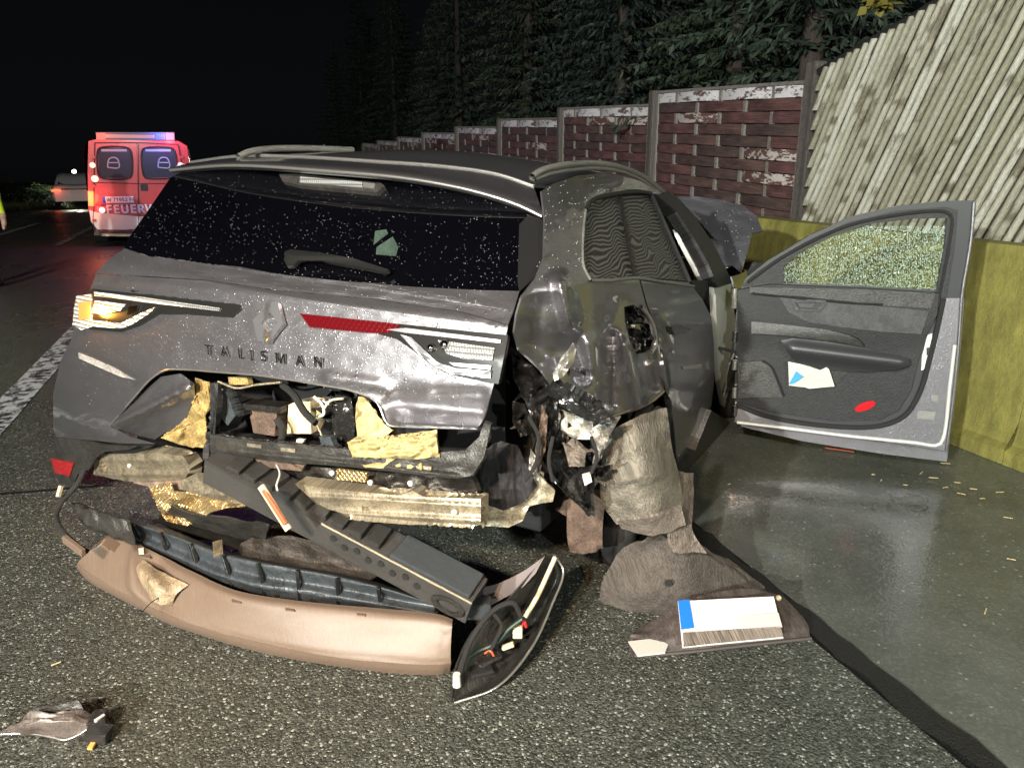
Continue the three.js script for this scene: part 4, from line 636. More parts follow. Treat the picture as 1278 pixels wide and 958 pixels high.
// right rear corner: cloth, bracket, crumpled sheet
{
  const D0 = (u, v) => 2.0 + (v - 540) * -.0003, Wd = (k = 0) => (u, v, d = 0) => W(u, v, 2.02 + k + d);
  cp('black_lining_cloth', [[604, 562], [625, 550], [645, 556], [660, 585], [671, 606], [652, 628], [628, 637], [604, 628], [598, 600]], Wd(.05), M.cloth, { L: 5, t: .006, disp: (u, v) => .07 * fbm(u * .05, v * .02) });
  cp('end_bracket', [[600, 624], [612, 632], [640, 632], [666, 612], [660, 592], [668, 585], [680, 600], [693, 612], [690, 626], [675, 628], [660, 632], [652, 650], [635, 658], [602, 656]], Wd(.07), M.galv, { L: 6, t: .012, disp: (u, v) => .02 * fbm(u * .05, v * .05) });
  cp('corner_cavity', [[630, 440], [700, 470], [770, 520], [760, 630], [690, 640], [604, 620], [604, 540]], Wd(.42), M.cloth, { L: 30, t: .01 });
  const shard = (pts, mat, k, amp, fr = .05, name = 'crumpled_sheet', t = .003) => part(name, toCreasedNormals(patch(pts, Wd(k), { uvOf: carUV, L: 7, t, disp: (u, v) => amp * 1.2 * (1 - 2 * Math.abs(noise(u * Math.min(fr, .06), v * Math.min(fr, .06), k * 9))) }), .45), mat, car);
  shard([[640, 440], [662, 455], [690, 480], [700, 520], [690, 560], [672, 545], [655, 500], [640, 470]], M.blackGloss, .0, .05);
  shard([[690, 466], [700, 448], [716, 428], [719, 436], [716, 452], [703, 470], [692, 476]], M.steel, -.06, .02, .09, 'bare_metal_fold');
  shard([[694, 478], [720, 492], [760, 515], [770, 524], [752, 530], [722, 520], [700, 506], [686, 486]], M.blackGloss, -.05, .015, .1, 'plastic_rail', .02);
  shard([[690, 510], [715, 515], [745, 528], [748, 548], [720, 548], [700, 540], [686, 528]], M.jamb, .06, .03, .05, 'inner_panel');
  shard([[676, 540], [690, 528], [705, 540], [725, 555], [735, 585], [765, 580], [740, 610], [742, 645], [715, 625], [690, 600], [678, 575]], M.blackGloss, .0, .06, .06);
  shard([[655, 520], [668, 510], [682, 530], [676, 560], [668, 590], [660, 575], [668, 550]], M.steelDark, -.02, .05);
  shard([[705, 558], [722, 555], [731, 564], [730, 582], [710, 582]], M.felt, -.02, .03, .15, 'grey_foam_block', .03);
  shard([[733, 530], [752, 526], [775, 520], [760, 545], [748, 575], [738, 590], [742, 560]], M.steel, .02, .04, .08);
  shard([[640, 500], [655, 505], [668, 540], [650, 545], [640, 525]], M.steelDark, .05, .04);
  shard([[662, 560], [676, 580], [672, 600], [660, 585]], M.steel, -.02, .03);
  shard([[700, 585], [735, 590], [742, 640], [735, 645], [712, 618]], M.darkPlastic, .03, .05);
  shard([[676, 505], [684, 520], [680, 560], [672, 590], [669, 560], [674, 530]], M.rust, -.03, .03);
  for (let i = 0; i < 22; i++) { const u = rr(640, 750), v = rr(455, 600), a = rr(0, 6.3), l = rr(6, 18), w = rr(3, 7); shard([[u, v], [u + Math.cos(a) * l, v + Math.sin(a) * l], [u + Math.cos(a + .5) * l + w, v + Math.sin(a + .5) * l], [u + w, v + w]], [M.steelDark, M.blackGloss, M.steel, M.blackGloss][(rnd() * 4) | 0], rr(-.02, .12), .04, .12, 'torn_scrap'); }
  for (const q of [[[660, 520], [672, 545], [668, 580], [655, 600]], [[690, 545], [685, 575], [690, 600]], [[738, 545], [745, 570], [738, 590]]]) part('cable', tube(q.map(p => Wd(-.03)(p[0], p[1])), .006, 6), M.rubber, car);
  cp('exposed_fastener', [[727, 595], [737, 592], [739, 601], [730, 606]], Wd(-.03), M.white, { t: .02 });
}
// flank
const flankD = dents([[700, 352, 713, 408, -.05, 9], [714, 410, 728, 470, .03, 10], [764, 420, 762, 505, .03, 8], [738, 430, 742, 510, -.02, 14], [783, 430, 798, 505, -.03, 10], [690, 440, 660, 430, .05, 22], [672, 380, 660, 430, .02, 14], [800, 400, 815, 420, -.012, 6], [770, 380, 760, 420, .012, 10], [812, 440, 818, 480, .02, 6]]);
cp('rear_quarter_panel', [[676, 238], [690, 229], [720, 219], [760, 215], [800, 226], [834, 246], [812, 241], [795, 239], [762, 243], [739, 250], [731, 262], [728, 290], [730, 335], [737, 349], [797, 346], [806, 380], [818, 410], [826, 450], [829, 488], [815, 500], [800, 508], [772, 516], [740, 520], [718, 508], [700, 495], [688, 480], [676, 462], [662, 448], [648, 436], [642, 415], [645, 392], [652, 368], [668, 347], [679, 320], [680, 275]], sOff(0), M.paint, { L: 5, t: .006, holes: [[[779, 383], [790, 380], [803, 388], [812, 402], [817, 425], [812, 438], [795, 442], [786, 425], [780, 402]]], disp: (u, v) => flankD(u, v) + .003 * fbm(u * .03, v * .03) });
part('torn_arch_edge', tube([[829, 488], [815, 500], [800, 508], [772, 517], [755, 524], [740, 530]].map(p => side(p[0], p[1], -.004)), .005, 5), M.galv, car);
{
  const f = cp('filler_recess', [[776, 380], [790, 376], [806, 386], [816, 402], [820, 426], [814, 442], [793, 446], [784, 426]], sOff(.05), M.blackGloss, { t: .01, L: 6, disp: (u, v) => .05 * noise(u * .12, v * .12) });
  for (let i = 0; i < 9; i++) { const u = rr(784, 806), v = rr(390, 434); cp('filler_fitting', [[u, v], [u + rr(4, 8), v + rr(-2, 2)], [u + rr(4, 8), v + rr(4, 8)], [u, v + rr(3, 6)]], sOff(.03), [M.steelDark, M.blackGloss, M.galv][i % 3], { t: .02 }, f); }
  part('filler_rim', tube([[800, 383], [810, 395], [817, 412], [818, 430], [813, 440]].map(p => side(p[0], p[1], -.002)), .008, 6), M.steel, f);
}
const rdD = dents([[815, 395, 830, 440, .02, 7], [835, 400, 890, 405, -.012, 9], [835, 440, 890, 445, .008, 10], [850, 480, 885, 470, -.008, 14], [840, 370, 870, 366, .01, 8], [826, 440, 832, 480, -.02, 5]]);
const rd = cp('rear_door', [[799, 347], [860, 352], [876, 372], [888, 395], [891, 430], [892, 470], [888, 505], [868, 560], [846, 588], [842, 540], [838, 500], [831, 488], [828, 450], [820, 410], [808, 380]], sOff(.006), M.paint, { L: 8, t: .03, disp: (u, v) => rdD(u, v) + .004 * fbm(u * .05, v * .05) });
cp('door_handle_remnant', [[838, 408], [850, 405], [862, 410], [856, 416], [842, 418]], sOff(-.02), M.chromeDark, { t: .02, L: 5 }, rd);
cp('scratched_paint', [[852, 457], [876, 454], [876, 459], [853, 461]], sOff(.000), M.steel, { t: .002 }, rd);
// side glass with a mesh blind behind it
{
  const st = dtex(1024, 1024, (x, y) => { const w = Math.sin(6.283 * (y * 36 + 3.2 * n8(x, y))); return .10 + .26 * smooth(-.5, .9, w) + .06 * (n512(x, y) - .5); }, true); st.repeat.set(1.6, 2.2);
  const sh = std({ map: st, roughness: .5 });
  cp('quarter_window', [[731, 262], [739, 250], [762, 244], [772, 242], [791, 347], [737, 349], [730, 335], [728, 290]], sOff(.02), sh, { t: .006, L: 12 });
  cp('rear_door_window', [[776, 242], [795, 240], [812, 242], [858, 350], [800, 346], [794, 346]], sOff(.02), sh, { t: .006, L: 12 });
  part('window_divider', tube([[774, 242], [782, 290], [793, 347]].map(p => side(p[0], p[1], .01)), .007, 5), M.black, car);
  part('window_frame', merge([tube([[812, 241], [835, 292], [861, 352]].map(p => side(p[0], p[1], .006)), .010, 6), tube([[731, 262], [739, 250], [762, 243], [795, 239], [812, 241]].map(p => side(p[0], p[1], .002)), .008, 6)]), M.trim, car);
  part('window_sill_strip', merge([tube([[737, 350], [760, 350], [797, 347], [830, 352], [866, 357]].map(p => side(p[0], p[1], -.002)), .006, 6), tube([[731, 262], [728, 290], [729, 334], [737, 349]].map(p => side(p[0], p[1], -.001)), .005, 6)]), M.rail, car);
}
// front door opening
cp('roof_side_frame', [[833, 238], [848, 248], [866, 268], [888, 300], [905, 332], [914, 353], [896, 359], [885, 330], [866, 296], [845, 264], [820, 243]], sOff(-.01), M.black, { t: .05, L: 10 });
cp('windscreen_pillar', [[838, 272], [846, 280], [862, 300], [879, 331], [888, 357], [880, 357], [868, 332], [852, 302]], sOff(.09), M.jamb, { t: .02, L: 8 });
cp('door_jamb', [[893, 358], [913, 354], [918, 400], [917, 460], [915, 500], [907, 522], [900, 480], [895, 410]], sOff(.03), M.jamb, { t: .03, L: 10 });
cp('seat_shade_strip', [[862, 350], [893, 358], [897, 420], [903, 500], [905, 522], [888, 535], [884, 505], [889, 440], [880, 380]], sOff(.10), M.feltBrown, { t: .02, L: 14 });  // seat side; its dark strip stands in for shade in the door opening
cp('jamb_trim', [[863, 350], [884, 350], [884, 358], [878, 372], [866, 360]], sOff(.02), M.trim, { t: .02 });
cp('sill', [[846, 590], [868, 562], [888, 512], [905, 522], [917, 530], [906, 546], [872, 578], [851, 604]], sOff(-.02), M.darkPlastic, { t: .06, L: 10 });
for (const v of [366, 378, 420, 455, 490, 512]) part('hinge', new THREE.CylinderGeometry(.014, .014, .05, 8).translate(...W(917, v, 3.72).toArray()), v % 4 ? M.steel : M.chromeDark, car);
part('check_strap', tube([W(897, 434, 3.75), W(918, 439, 3.7)], .008, 6), M.black, car);
// buckled bonnet
cp('buckled_bonnet', [[838, 246], [870, 245], [906, 250], [930, 258], [945, 270], [952, 288], [938, 291], [936, 302], [929, 328], [925, 340], [914, 331], [905, 333], [890, 328], [868, 300], [850, 270]], (u, v, d) => W(u, v, 4.25 + (u - 890) * -.002 + d), M.paint, { L: 7, t: .01, disp: (u, v) => .025 * fbm(u * .02, v * .02) + .0035 * (290 - v) });
// wheel, arch liner hanging over it
{
  const ax = V(.93, -.12, .35).normalize(), up = V(0, 1, 0).addScaledVector(ax, -ax.y).normalize(), fz = ax.clone().cross(up);
  const c = G(742, 728).add(V(.13, .31, -.22)); const m = new THREE.Matrix4().makeBasis(ax, up, fz).setPosition(c);
  const pr = [[.2, -.10], [.27, -.115], [.31, -.10], [.318, -.06], [.305, -.055], [.305, -.045], [.32, -.04], [.32, -.005], [.306, 0], [.306, .01], [.32, .015], [.32, .05], [.306, .055], [.306, .065], [.315, .07], [.31, .10], [.27, .115], [.2, .10]].map(p => new THREE.Vector2(p[0], p[1]));
  const w = part('wheel', new THREE.LatheGeometry(pr, 40).rotateZ(Math.PI / 2).applyMatrix4(m), M.rubber, car); part('rim', new THREE.CylinderGeometry(.205, .205, .16, 24).rotateZ(Math.PI / 2).applyMatrix4(m), M.steel, w);
  part('wheel_arch_liner', loft([[W(752, 545, 2.18), W(790, 522, 2.2), W(832, 508, 2.34)], [W(752, 570, 2.16), W(795, 560, 2.12), W(838, 552, 2.3)], [W(748, 600, 2.16), W(800, 590, 2.10), W(846, 588, 2.3)], [W(752, 630, 2.17), W(800, 615, 2.10), W(852, 620, 2.28)], [W(770, 655, 2.18), W(812, 648, 2.12), W(852, 636, 2.24)]], 9, 7, .008, (p, a, b) => { p.z += .025 * fbm(a * 5, b * 6); p.z += .02 * Math.exp(-(((b - .52) * 14) ** 2)); }), M.liner, car);
  part('liner_edge', loft([[W(770, 650, 2.16), W(812, 645, 2.10), W(850, 630, 2.2)], [W(776, 660, 2.2), W(818, 668, 2.16), W(856, 655, 2.2)]], 9, 4, .01, (p, a, b) => { p.z += .015 * fbm(a * 9, b * 9); }), M.felt, car);
  part('liner_flap', loft([[W(842, 588, 2.32), W(866, 590, 2.42)], [W(848, 630, 2.26), W(866, 625, 2.36)], [W(836, 668, 2.2), W(864, 660, 2.28)], [W(840, 690, 2.2), W(882, 690, 2.26)]], 8, 7, .01, (p, a, b) => { p.z += .03 * fbm(a * 4, b * 5); }), M.felt, car);
  part('suspension_arm', tube([W(700, 640, 2.3), W(720, 600, 2.35), W(745, 600, 2.5)], .025, 7), M.rust, car);
  part('brown_shield', loft([[W(708, 625, 2.26), W(735, 612, 2.24), W(756, 612, 2.22)], [W(708, 672, 2.28), W(732, 672, 2.26), W(752, 668, 2.24)], [W(712, 690, 2.3), W(735, 690, 2.28), W(752, 684, 2.26)]], 8, 6, .006, (p, a, b) => { p.z += .02 * fbm(a * 6, b * 3); }), M.rust, car);
}
// ---------------------------------------------------------------- the open front door (part of the car)
{
  const Hn = V(1.17, 0, -3.74), E = V(2.10, 0, -3.42), dir = E.clone().sub(Hn).normalize(), n = V(-dir.z, 0, dir.x).multiplyScalar(-1); if (n.z < 0) n.negate();
  const hit = planeHit(Hn, n), d = o => (u, v, k = 0) => hit(u, v, o + k);
  const uvD = q => [q.clone().sub(Hn).dot(dir), q.y];
  const dp = (name, pts, off, mat, o = {}, parent = car) => part(name, patch(pts, d(off), { uvOf: uvD, ...o }), mat, parent);
  const win = [[978, 332], [1000, 314], [1040, 294], [1090, 279], [1140, 273], [1182, 272], [1179, 310], [1169, 362], [1080, 357], [979, 353]];
  const outer = [[917, 527], [918, 440], [921, 372], [930, 348], [960, 324], [1010, 294], [1060, 271], [1120, 257], [1180, 251], [1217, 250], [1213, 300], [1203, 366], [1201, 400], [1196, 450], [1191, 505], [1183, 564], [1140, 557], [1060, 546], [980, 536]];
  const door = dp('front_door', outer, 0, M.frame, { L: 16, t: .035, holes: [win] });
  dp('outer_skin', [[925, 532], [922, 400], [930, 362], [1204, 372], [1199, 440], [1190, 520], [1182, 576], [1100, 566], [1000, 550]], -.075, M.paint, { L: 30, t: .02 }, door);
  part('frame_edge', tube([[1216, 252], [1212, 300], [1201, 368], [1198, 410], [1194, 460], [1186, 530], [1181, 563]].map(p => hit(p[0], p[1], .004)), .008, 6), M.paintPlain, door);
  part('lower_frame', patch([[918, 505], [960, 521], [1040, 533], [1100, 532], [1132, 519], [1150, 490], [1162, 450], [1174, 400], [1180, 372], [1202, 372], [1199, 410], [1195, 450], [1190, 505], [1182, 563], [1140, 556], [1060, 545], [980, 535], [918, 526]], d(.003), { uvOf: uvD, t: .003, L: 14 }), M.paintPlain, door);
  part('edge_bead', tube([[920, 527], [980, 534], [1060, 544], [1140, 552], [1172, 555], [1178, 545], [1186, 480], [1192, 430]].map(p => hit(p[0], p[1], .006)), .009, 6), M.jamb, door);
  dp('window_seal', [[927, 356], [940, 342], [970, 322], [1010, 299], [1060, 277], [1120, 263], [1180, 258], [1196, 262], [1192, 310], [1182, 372], [1166, 372], [1169, 362], [1179, 310], [1182, 272], [1140, 273], [1090, 279], [1040, 294], [1000, 314], [978, 332], [979, 353], [930, 362]], .008, M.trim, { L: 12, t: .02 }, door);
  part('seal_lip', tube([[933, 352], [975, 322], [1015, 300], [1060, 281], [1120, 268], [1180, 264], [1188, 270], [1184, 310], [1172, 372]].map(p => hit(p[0], p[1], .016)), .007, 6), M.rubber, door);
  const gl = dp('window_pane', win, -.012, phy({ color: lin(.92, .97, .93), transmission: 1, roughness: .05, thickness: 0, ior: 1.5 }), { L: 60, t: 0 }, door);
  { // rain running down the pane
    const N = 9000, im = new THREE.InstancedMesh(new THREE.SphereGeometry(1, 6, 4), phy({ color: lin(.34, .44, .36), roughness: .12, clearcoat: 1 }), N), m = new THREE.Matrix4(), q = new THREE.Quaternion().setFromUnitVectors(V(0, 0, 1), n); let k = 0, s0 = seed; seed = 4242;
    const inside = (x, y, P) => { let c = false; for (let i = 0, j = P.length - 1; i < P.length; j = i++) if ((P[i][1] > y) !== (P[j][1] > y) && x < (P[j][0] - P[i][0]) * (y - P[i][1]) / (P[j][1] - P[i][1]) + P[i][0]) c = !c; return c; };
    while (k < N) { const col = Math.round(rr(0, 75)), u = 976 + col * 2.75 + rr(-1.2, 1.2), v = rr(282, 362); if (!inside(u, v, win)) continue; const p = car.worldToLocal(hit(u, v, -.009)); const r = rr(.0006, .0015); m.compose(p, q.clone().premultiply(car.quaternion.clone().invert()), V(r, r * rr(1, 2.6), r * .6)); im.setMatrixAt(k++, m); }
    seed = s0; im.name = 'raindrops'; im.userData.kind = 'stuff'; gl.add(im);
  }
  const tr = dp('door_card', [[921, 362], [960, 355], [1080, 360], [1172, 366], [1170, 392], [1156, 420], [1146, 452], [1138, 485], [1122, 512], [1098, 524], [1040, 525], [960, 513], [919, 500], [921, 430]], .03, M.trim, { L: 12, t: .03, disp: (u, v) => .012 * smooth(440, 400, v) });
  const ct = dp('upper_card', [[936, 358], [1080, 361], [1168, 366], [1162, 385], [1100, 381], [1060, 376], [1000, 370], [936, 366]], .052, M.darkPlastic, { t: .02, L: 12 }, tr);
  dp('leather_panel', [[972, 369], [1030, 375], [1100, 382], [1160, 388], [1150, 417], [1100, 414], [1050, 408], [1010, 402], [985, 390]], .050, M.felt.clone(), { t: .015, L: 12 }, tr).material = std({ color: lin(.05, .05, .05), map: M.dust, roughness: .6 });
  part('seam_strip', tube([[938, 366], [1000, 372], [1060, 378], [1102, 380]].map(p => hit(p[0], p[1], .056)), .005, 5), M.trim, ct);
  const hd = dp('handle_bezel', [[987, 374], [1030, 374], [1033, 378], [1024, 389], [994, 388]], .062, M.chromeDark, { t: .016, L: 8, holes: [[[992, 377], [1026, 377], [1020, 386], [996, 385]]] }, tr);
  dp('handle_recess', [[990, 376], [1028, 376], [1021, 387], [995, 386]], .052, M.black, { t: .004 }, tr); dp('handle_lever', [[996, 378], [1018, 378], [1014, 384], [998, 383]], .058, M.chromeDark, { t: .01 }, tr);
  dp('arm_swoosh', [[938, 401], [980, 405], [1030, 411], [1060, 418], [1072, 424], [1080, 433], [1040, 426], [985, 419], [938, 416]], .055, M.darkPlastic, { t: .02, L: 10, disp: (u, v) => .012 * Math.sin((v - 400) * .1) }, tr);
  dp('armrest', [[975, 425], [990, 422], [1030, 426], [1080, 434], [1136, 447], [1136, 456], [1118, 462], [1080, 464], [1040, 462], [1005, 455], [988, 446]], .07, M.blackGloss.clone(), { t: .05, L: 7, disp: (u, v) => .035 * Math.exp(-((segd(u, v, 990, 436, 1125, 453) / 11) ** 2)) }, tr).material = std({ color: lin(.022, .022, .023), roughness: .42 });
  const spk = dp('speaker_grille', [[921, 452], [952, 450], [962, 457], [970, 474], [978, 495], [922, 497]], .046, M.darkPlastic, { t: .012, L: 8 }, tr);
  part('speaker_rim', tube([[952, 450], [962, 457], [970, 474], [978, 494]].map(p => hit(p[0], p[1], .05)), .005, 5), M.trim, spk);
  dp('map_pocket_lip', [[985, 452], [1060, 462], [1050, 474], [1035, 484], [1000, 484], [986, 478]], .04, M.black, { t: .006, L: 10 }, tr);
  { const pts = []; for (let i = 0; i < 14; i++) { const t = i / 14 * 6.283; pts.push([1080 + 13.5 * Math.cos(t) * .97 + 0, 507 + 5.4 * Math.sin(t) - 4 * Math.cos(t)]); } dp('door_reflector', pts, .036, M.red, { t: .008 }, tr); }
  dp('latch_plate', [[1158, 418], [1164, 416], [1160, 460], [1150, 462], [1151, 445]], .006, M.jamb, { t: .006 }, door); dp('latch', [[1157, 434], [1165, 433], [1164, 444], [1157, 443]], .012, M.black, { t: .01 }, door);
  dp('grommet', [[1146, 512], [1168, 514], [1166, 524], [1145, 522]], .004, M.steel, { t: .006 }, door);
  dp('grommet', [[1163, 493], [1171, 493], [1171, 501], [1163, 501]], .004, M.steel, { t: .006 }, door);
  part('weather_strip', tube([[919, 505], [960, 520], [1040, 532], [1100, 531], [1130, 518], [1148, 490], [1160, 450], [1172, 400], [1178, 372]].map(p => hit(p[0], p[1], .008)), .012, 7), M.rubber, door);
  dp('door_mirror', [[932, 342], [938, 330], [950, 327], [962, 331], [950, 345], [938, 352]], -.16, M.blackGloss, { t: .08, L: 8 }, door);
  // papers in the pocket
  solo('paper_booklet', merge([patch([[984, 451], [1003, 455], [1037, 466], [1041, 480], [1010, 484], [985, 481]], d(.062), { t: .004, L: 12, disp: (u, v) => .008 * noise(u * .1, v * .1) })]), M.paper, 'cream booklet tucked into the pocket of the open car door', 'booklet');
  solo('blue_leaflet', patch([[994, 463], [1003, 470], [990, 479], [985, 479]], d(.072), { t: .002, L: 12 }), M.paperBlue, 'small blue leaflet in front of the cream booklet in the door pocket', 'leaflet');
  solo('folded_sheet', patch([[992, 478], [1004, 471], [1032, 458], [1035, 461], [1042, 482], [1010, 485]], d(.078), { t: .002, L: 10, disp: (u, v) => .01 * noise(u * .06, v * .06) }), M.paper, 'folded white sheet lying over the blue leaflet in the door pocket', 'paper');
}
// raindrops standing on the glass and the paint
{
  const inside = (x, y, P) => { let c = false; for (let i = 0, j = P.length - 1; i < P.length; j = i++) if ((P[i][1] > y) !== (P[j][1] > y) && x < (P[j][0] - P[i][0]) * (y - P[i][1]) / (P[j][1] - P[i][1]) + P[i][0]) c = !c; return c; };
  const out = []; const s0 = seed; seed = 99;
  const fill = (P, N, map, r0, r1) => { let u0 = 1e9, u1 = -1e9, v0 = 1e9, v1 = -1e9; for (const [u, v] of P) { u0 = Math.min(u0, u); u1 = Math.max(u1, u); v0 = Math.min(v0, v); v1 = Math.max(v1, v); } for (let k = 0; k < N; k++) { const u = rr(u0, u1), v = rr(v0, v1); if (!inside(u, v, P) || fbm(u * .015, v * .02) + rr(-.35, .35) < -.05) continue; out.push([map(u, v), rr(r0, r1)]); } };
  fill(glassPx, 2600, rOff(.003), .0003, .0009);
  fill([[676, 238], [720, 219], [800, 226], [731, 262], [728, 340], [700, 350], [665, 350], [680, 300]], 300, sOff(-.001), .0006, .0014);
  fill([[845, 248], [905, 252], [945, 275], [928, 325], [880, 310]], 160, (u, v) => W(u, v, 4.15 + (u - 890) * -.002), .001, .0026);
  fill([[155, 312], [345, 343], [648, 364], [634, 405], [340, 361], [119, 341]], 420, rOff(-.002), .0005, .0012);
  fill([[110, 420], [300, 420], [480, 460], [600, 510], [480, 500], [180, 450], [80, 530]], 420, rOff(-.004), .0005, .0012);
  seed = s0;
  const im = new THREE.InstancedMesh(new THREE.SphereGeometry(1, 6, 5), phy({ color: lin(.42, .43, .45), roughness: .12, clearcoat: 1 }), out.length), m = new THREE.Matrix4(), q = new THREE.Quaternion();
  out.forEach(([p, r], i) => { m.compose(car.worldToLocal(p.clone()), q, V(r, r, r)); im.setMatrixAt(i, m); }); im.name = 'raindrops'; im.userData.kind = 'stuff'; car.add(im);
}
// ---------------------------------------------------------------- torn-off bumper skin and other debris on the road
{
  const top = [[122, 678, .15], [133, 671, .16], [160, 681, .16], [178, 690, .16], [205, 704, .16], [240, 722, .16], [290, 744, .165], [370, 757, .17], [480, 768, .17], [548, 775, .17], [564, 781, .165]].map(p => G(...p));
  const bot = [[96, 703], [112, 716], [140, 732], [170, 748], [205, 766], [250, 782], [300, 796], [370, 812], [470, 826], [545, 830], [563, 828]].map(p => G(p[0], p[1], .055));
  const low = [[97, 712], [112, 727], [142, 744], [172, 759], [206, 777], [252, 793], [302, 808], [372, 824], [470, 838], [546, 842], [562, 839]].map(p => G(p[0], p[1], .002));
  const o = thing('bumper_skin', 'long tan bumper skin with a torn fold lying on the asphalt behind the wreck', 'bumper', low[5].clone());
  const inn = top.map((p, i) => p.clone().add(V(.0, .004, -.03)));
  const mid = (a, b, t, k) => a.map((p, i) => p.clone().lerp(b[i], t).add(V(-k * .35, k * .35, k)));
  const fold = (p, a, b) => { const f = Math.exp(-(((a - .24 - .08 * b) / .035) ** 2)) * Math.sin(3.14 * b); p.z += .035 * f; p.y += .015 * f; const g = Math.exp(-(((a - .335 - .08 * b) / .04) ** 2)) * Math.sin(3.14 * b); p.z -= .03 * g; p.z += .006 * fbm(a * 8, b * 3); };
  part('face', loft([inn, top, mid(top, bot, .33, .004), mid(top, bot, .8, .005), bot], 8, 6, .004, fold), M.skirt, o);
  part('lower_lip', loft([bot.map(p => p.clone().add(V(0, .0015, .001))), mid(bot, low, .5, .004), low], 8, 3, .004, (p, a, b) => { p.z += .006 * fbm(a * 8, 1); }), M.skirt, o);
  // the torn flap and its crack
  part('torn_flap', loft([[G(182, 690, .15), G(205, 700, .155), G(240, 722, .15)], [G(176, 705, .14), G(205, 720, .155), G(225, 735, .12)], [G(190, 735, .09), G(205, 742, .10), G(220, 748, .08)]], 8, 8, .003, (p, a, b) => { p.z += .035 + .02 * Math.sin(a * 3.1) + .01 * fbm(a * 5, b * 5); }), M.cream.clone(), o).material = std({ color: lin(.42, .32, .21), map: M.dust, roughness: .5 });
  part('crack', tube([[183, 757], [196, 742], [212, 732], [222, 726]].map(p => G(p[0], p[1], .12).add(V(0, 0, .05))), .002, 4), M.black, o);
  for (const [u, v, y] of [[289, 742, .16], [356, 752, .165], [445, 758, .17], [176, 686, .16]]) part('clip', patch([[u, v], [u + 11, v + 1], [u + 11, v + 10], [u, v + 9]], (a, b) => G(a, b, y), { t: .004, L: 12 }), M.skirt, o);
}
{
  const topP = [[86, 628, .24], [116, 640, .24], [168, 654, .23], [214, 668, .22], [270, 690, .21], [330, 704, .21], [400, 716, .21], [470, 732, .21], [535, 752, .2]], botP = [[120, 664, .12], [150, 674, .11], [185, 688, .10], [230, 712, .09], [285, 738, .09], [340, 750, .09], [400, 757, .09], [475, 766, .09], [550, 772, .09]];
  const t = topP.map(p => G(...p)), b = botP.map(p => G(...p));
  const o = thing('bumper_carrier', 'slate black plastic bumper carrier with slots lying inside the tan skin', 'bumper carrier', b[4].clone().setY(0));
  part('shell', loft([t.map(p => p.clone().add(V(.01, -.02, -.05))), t, t.map((p, i) => p.clone().lerp(b[i], .45).add(V(0, .004, -.012))), t.map((p, i) => p.clone().lerp(b[i], .5).add(V(0, 0, .02))), b], 9, 6, .005, (p, a, c) => { p.z += .008 * Math.round(2 * fbm(a * 6, c * 2)) * .5; }), M.bluePlastic, o);
  for (let i = 0; i < 9; i++) { const f = .16 + i * .09, k = Math.min(7, Math.floor(f * 8)), q = f * 8 - k; const p = t[k].clone().lerp(t[k + 1], q), r = b[k].clone().lerp(b[k + 1], q); part('rib', bar(p.clone().add(V(0, .004, .008)), r.clone().add(V(0, .01, .012)), .012, .012), M.blackGloss, o); part('slot', box(.03, .022, .012, 0, 0, 0, .003).translate(...r.clone().lerp(p, .2).add(V(.05, 0, .02)).toArray()), M.black, o); }
  part('tab', patch([[265, 676], [277, 673], [278, 690], [266, 695]], (u, v) => G(u, v, .24), { t: .004 }), M.galv, o);
  part('tab', patch([[172, 684], [179, 683], [179, 690], [173, 690]], (u, v) => G(u, v, .17), { t: .004 }), M.white, o);
  part('end_block', crumple(loft([[G(92, 630, .26), G(120, 640, .27), G(160, 652, .26)], [G(96, 650, .2), G(125, 662, .2), G(165, 676, .19)], [G(122, 664, .13), G(150, 676, .13), G(178, 688, .12)]], 10, 10, .01), .012, 14), M.darkPlastic, o);
}
solo('splash_tray', patch([[292, 702], [300, 678], [318, 669], [362, 668], [410, 680], [440, 694], [470, 716], [455, 728], [390, 716], [330, 708]], (u, v, d) => G(u, v, .17 + d), { t: .008, L: 9, disp: (u, v) => .03 * fbm(u * .03, v * .05) + .02 * Math.exp(-((segd(u, v, 300, 700, 450, 726) / 5) ** 2)) }), M.feltBrown, 'brown grey plastic splash tray lying under the torn rear of the car', 'plastic tray');
solo('brown_undertray', loft([[G(215, 632, .26), G(265, 645, .26), G(335, 655, .26)], [G(190, 652, .1), G(245, 672, .08), G(325, 690, .08)]], 9, 8, .006, (p, a, b) => { p.y += .03 * fbm(a * 4, b * 4); }), M.darkPlastic, 'creased dark underbody cover hanging behind the slate carrier', 'plastic tray');
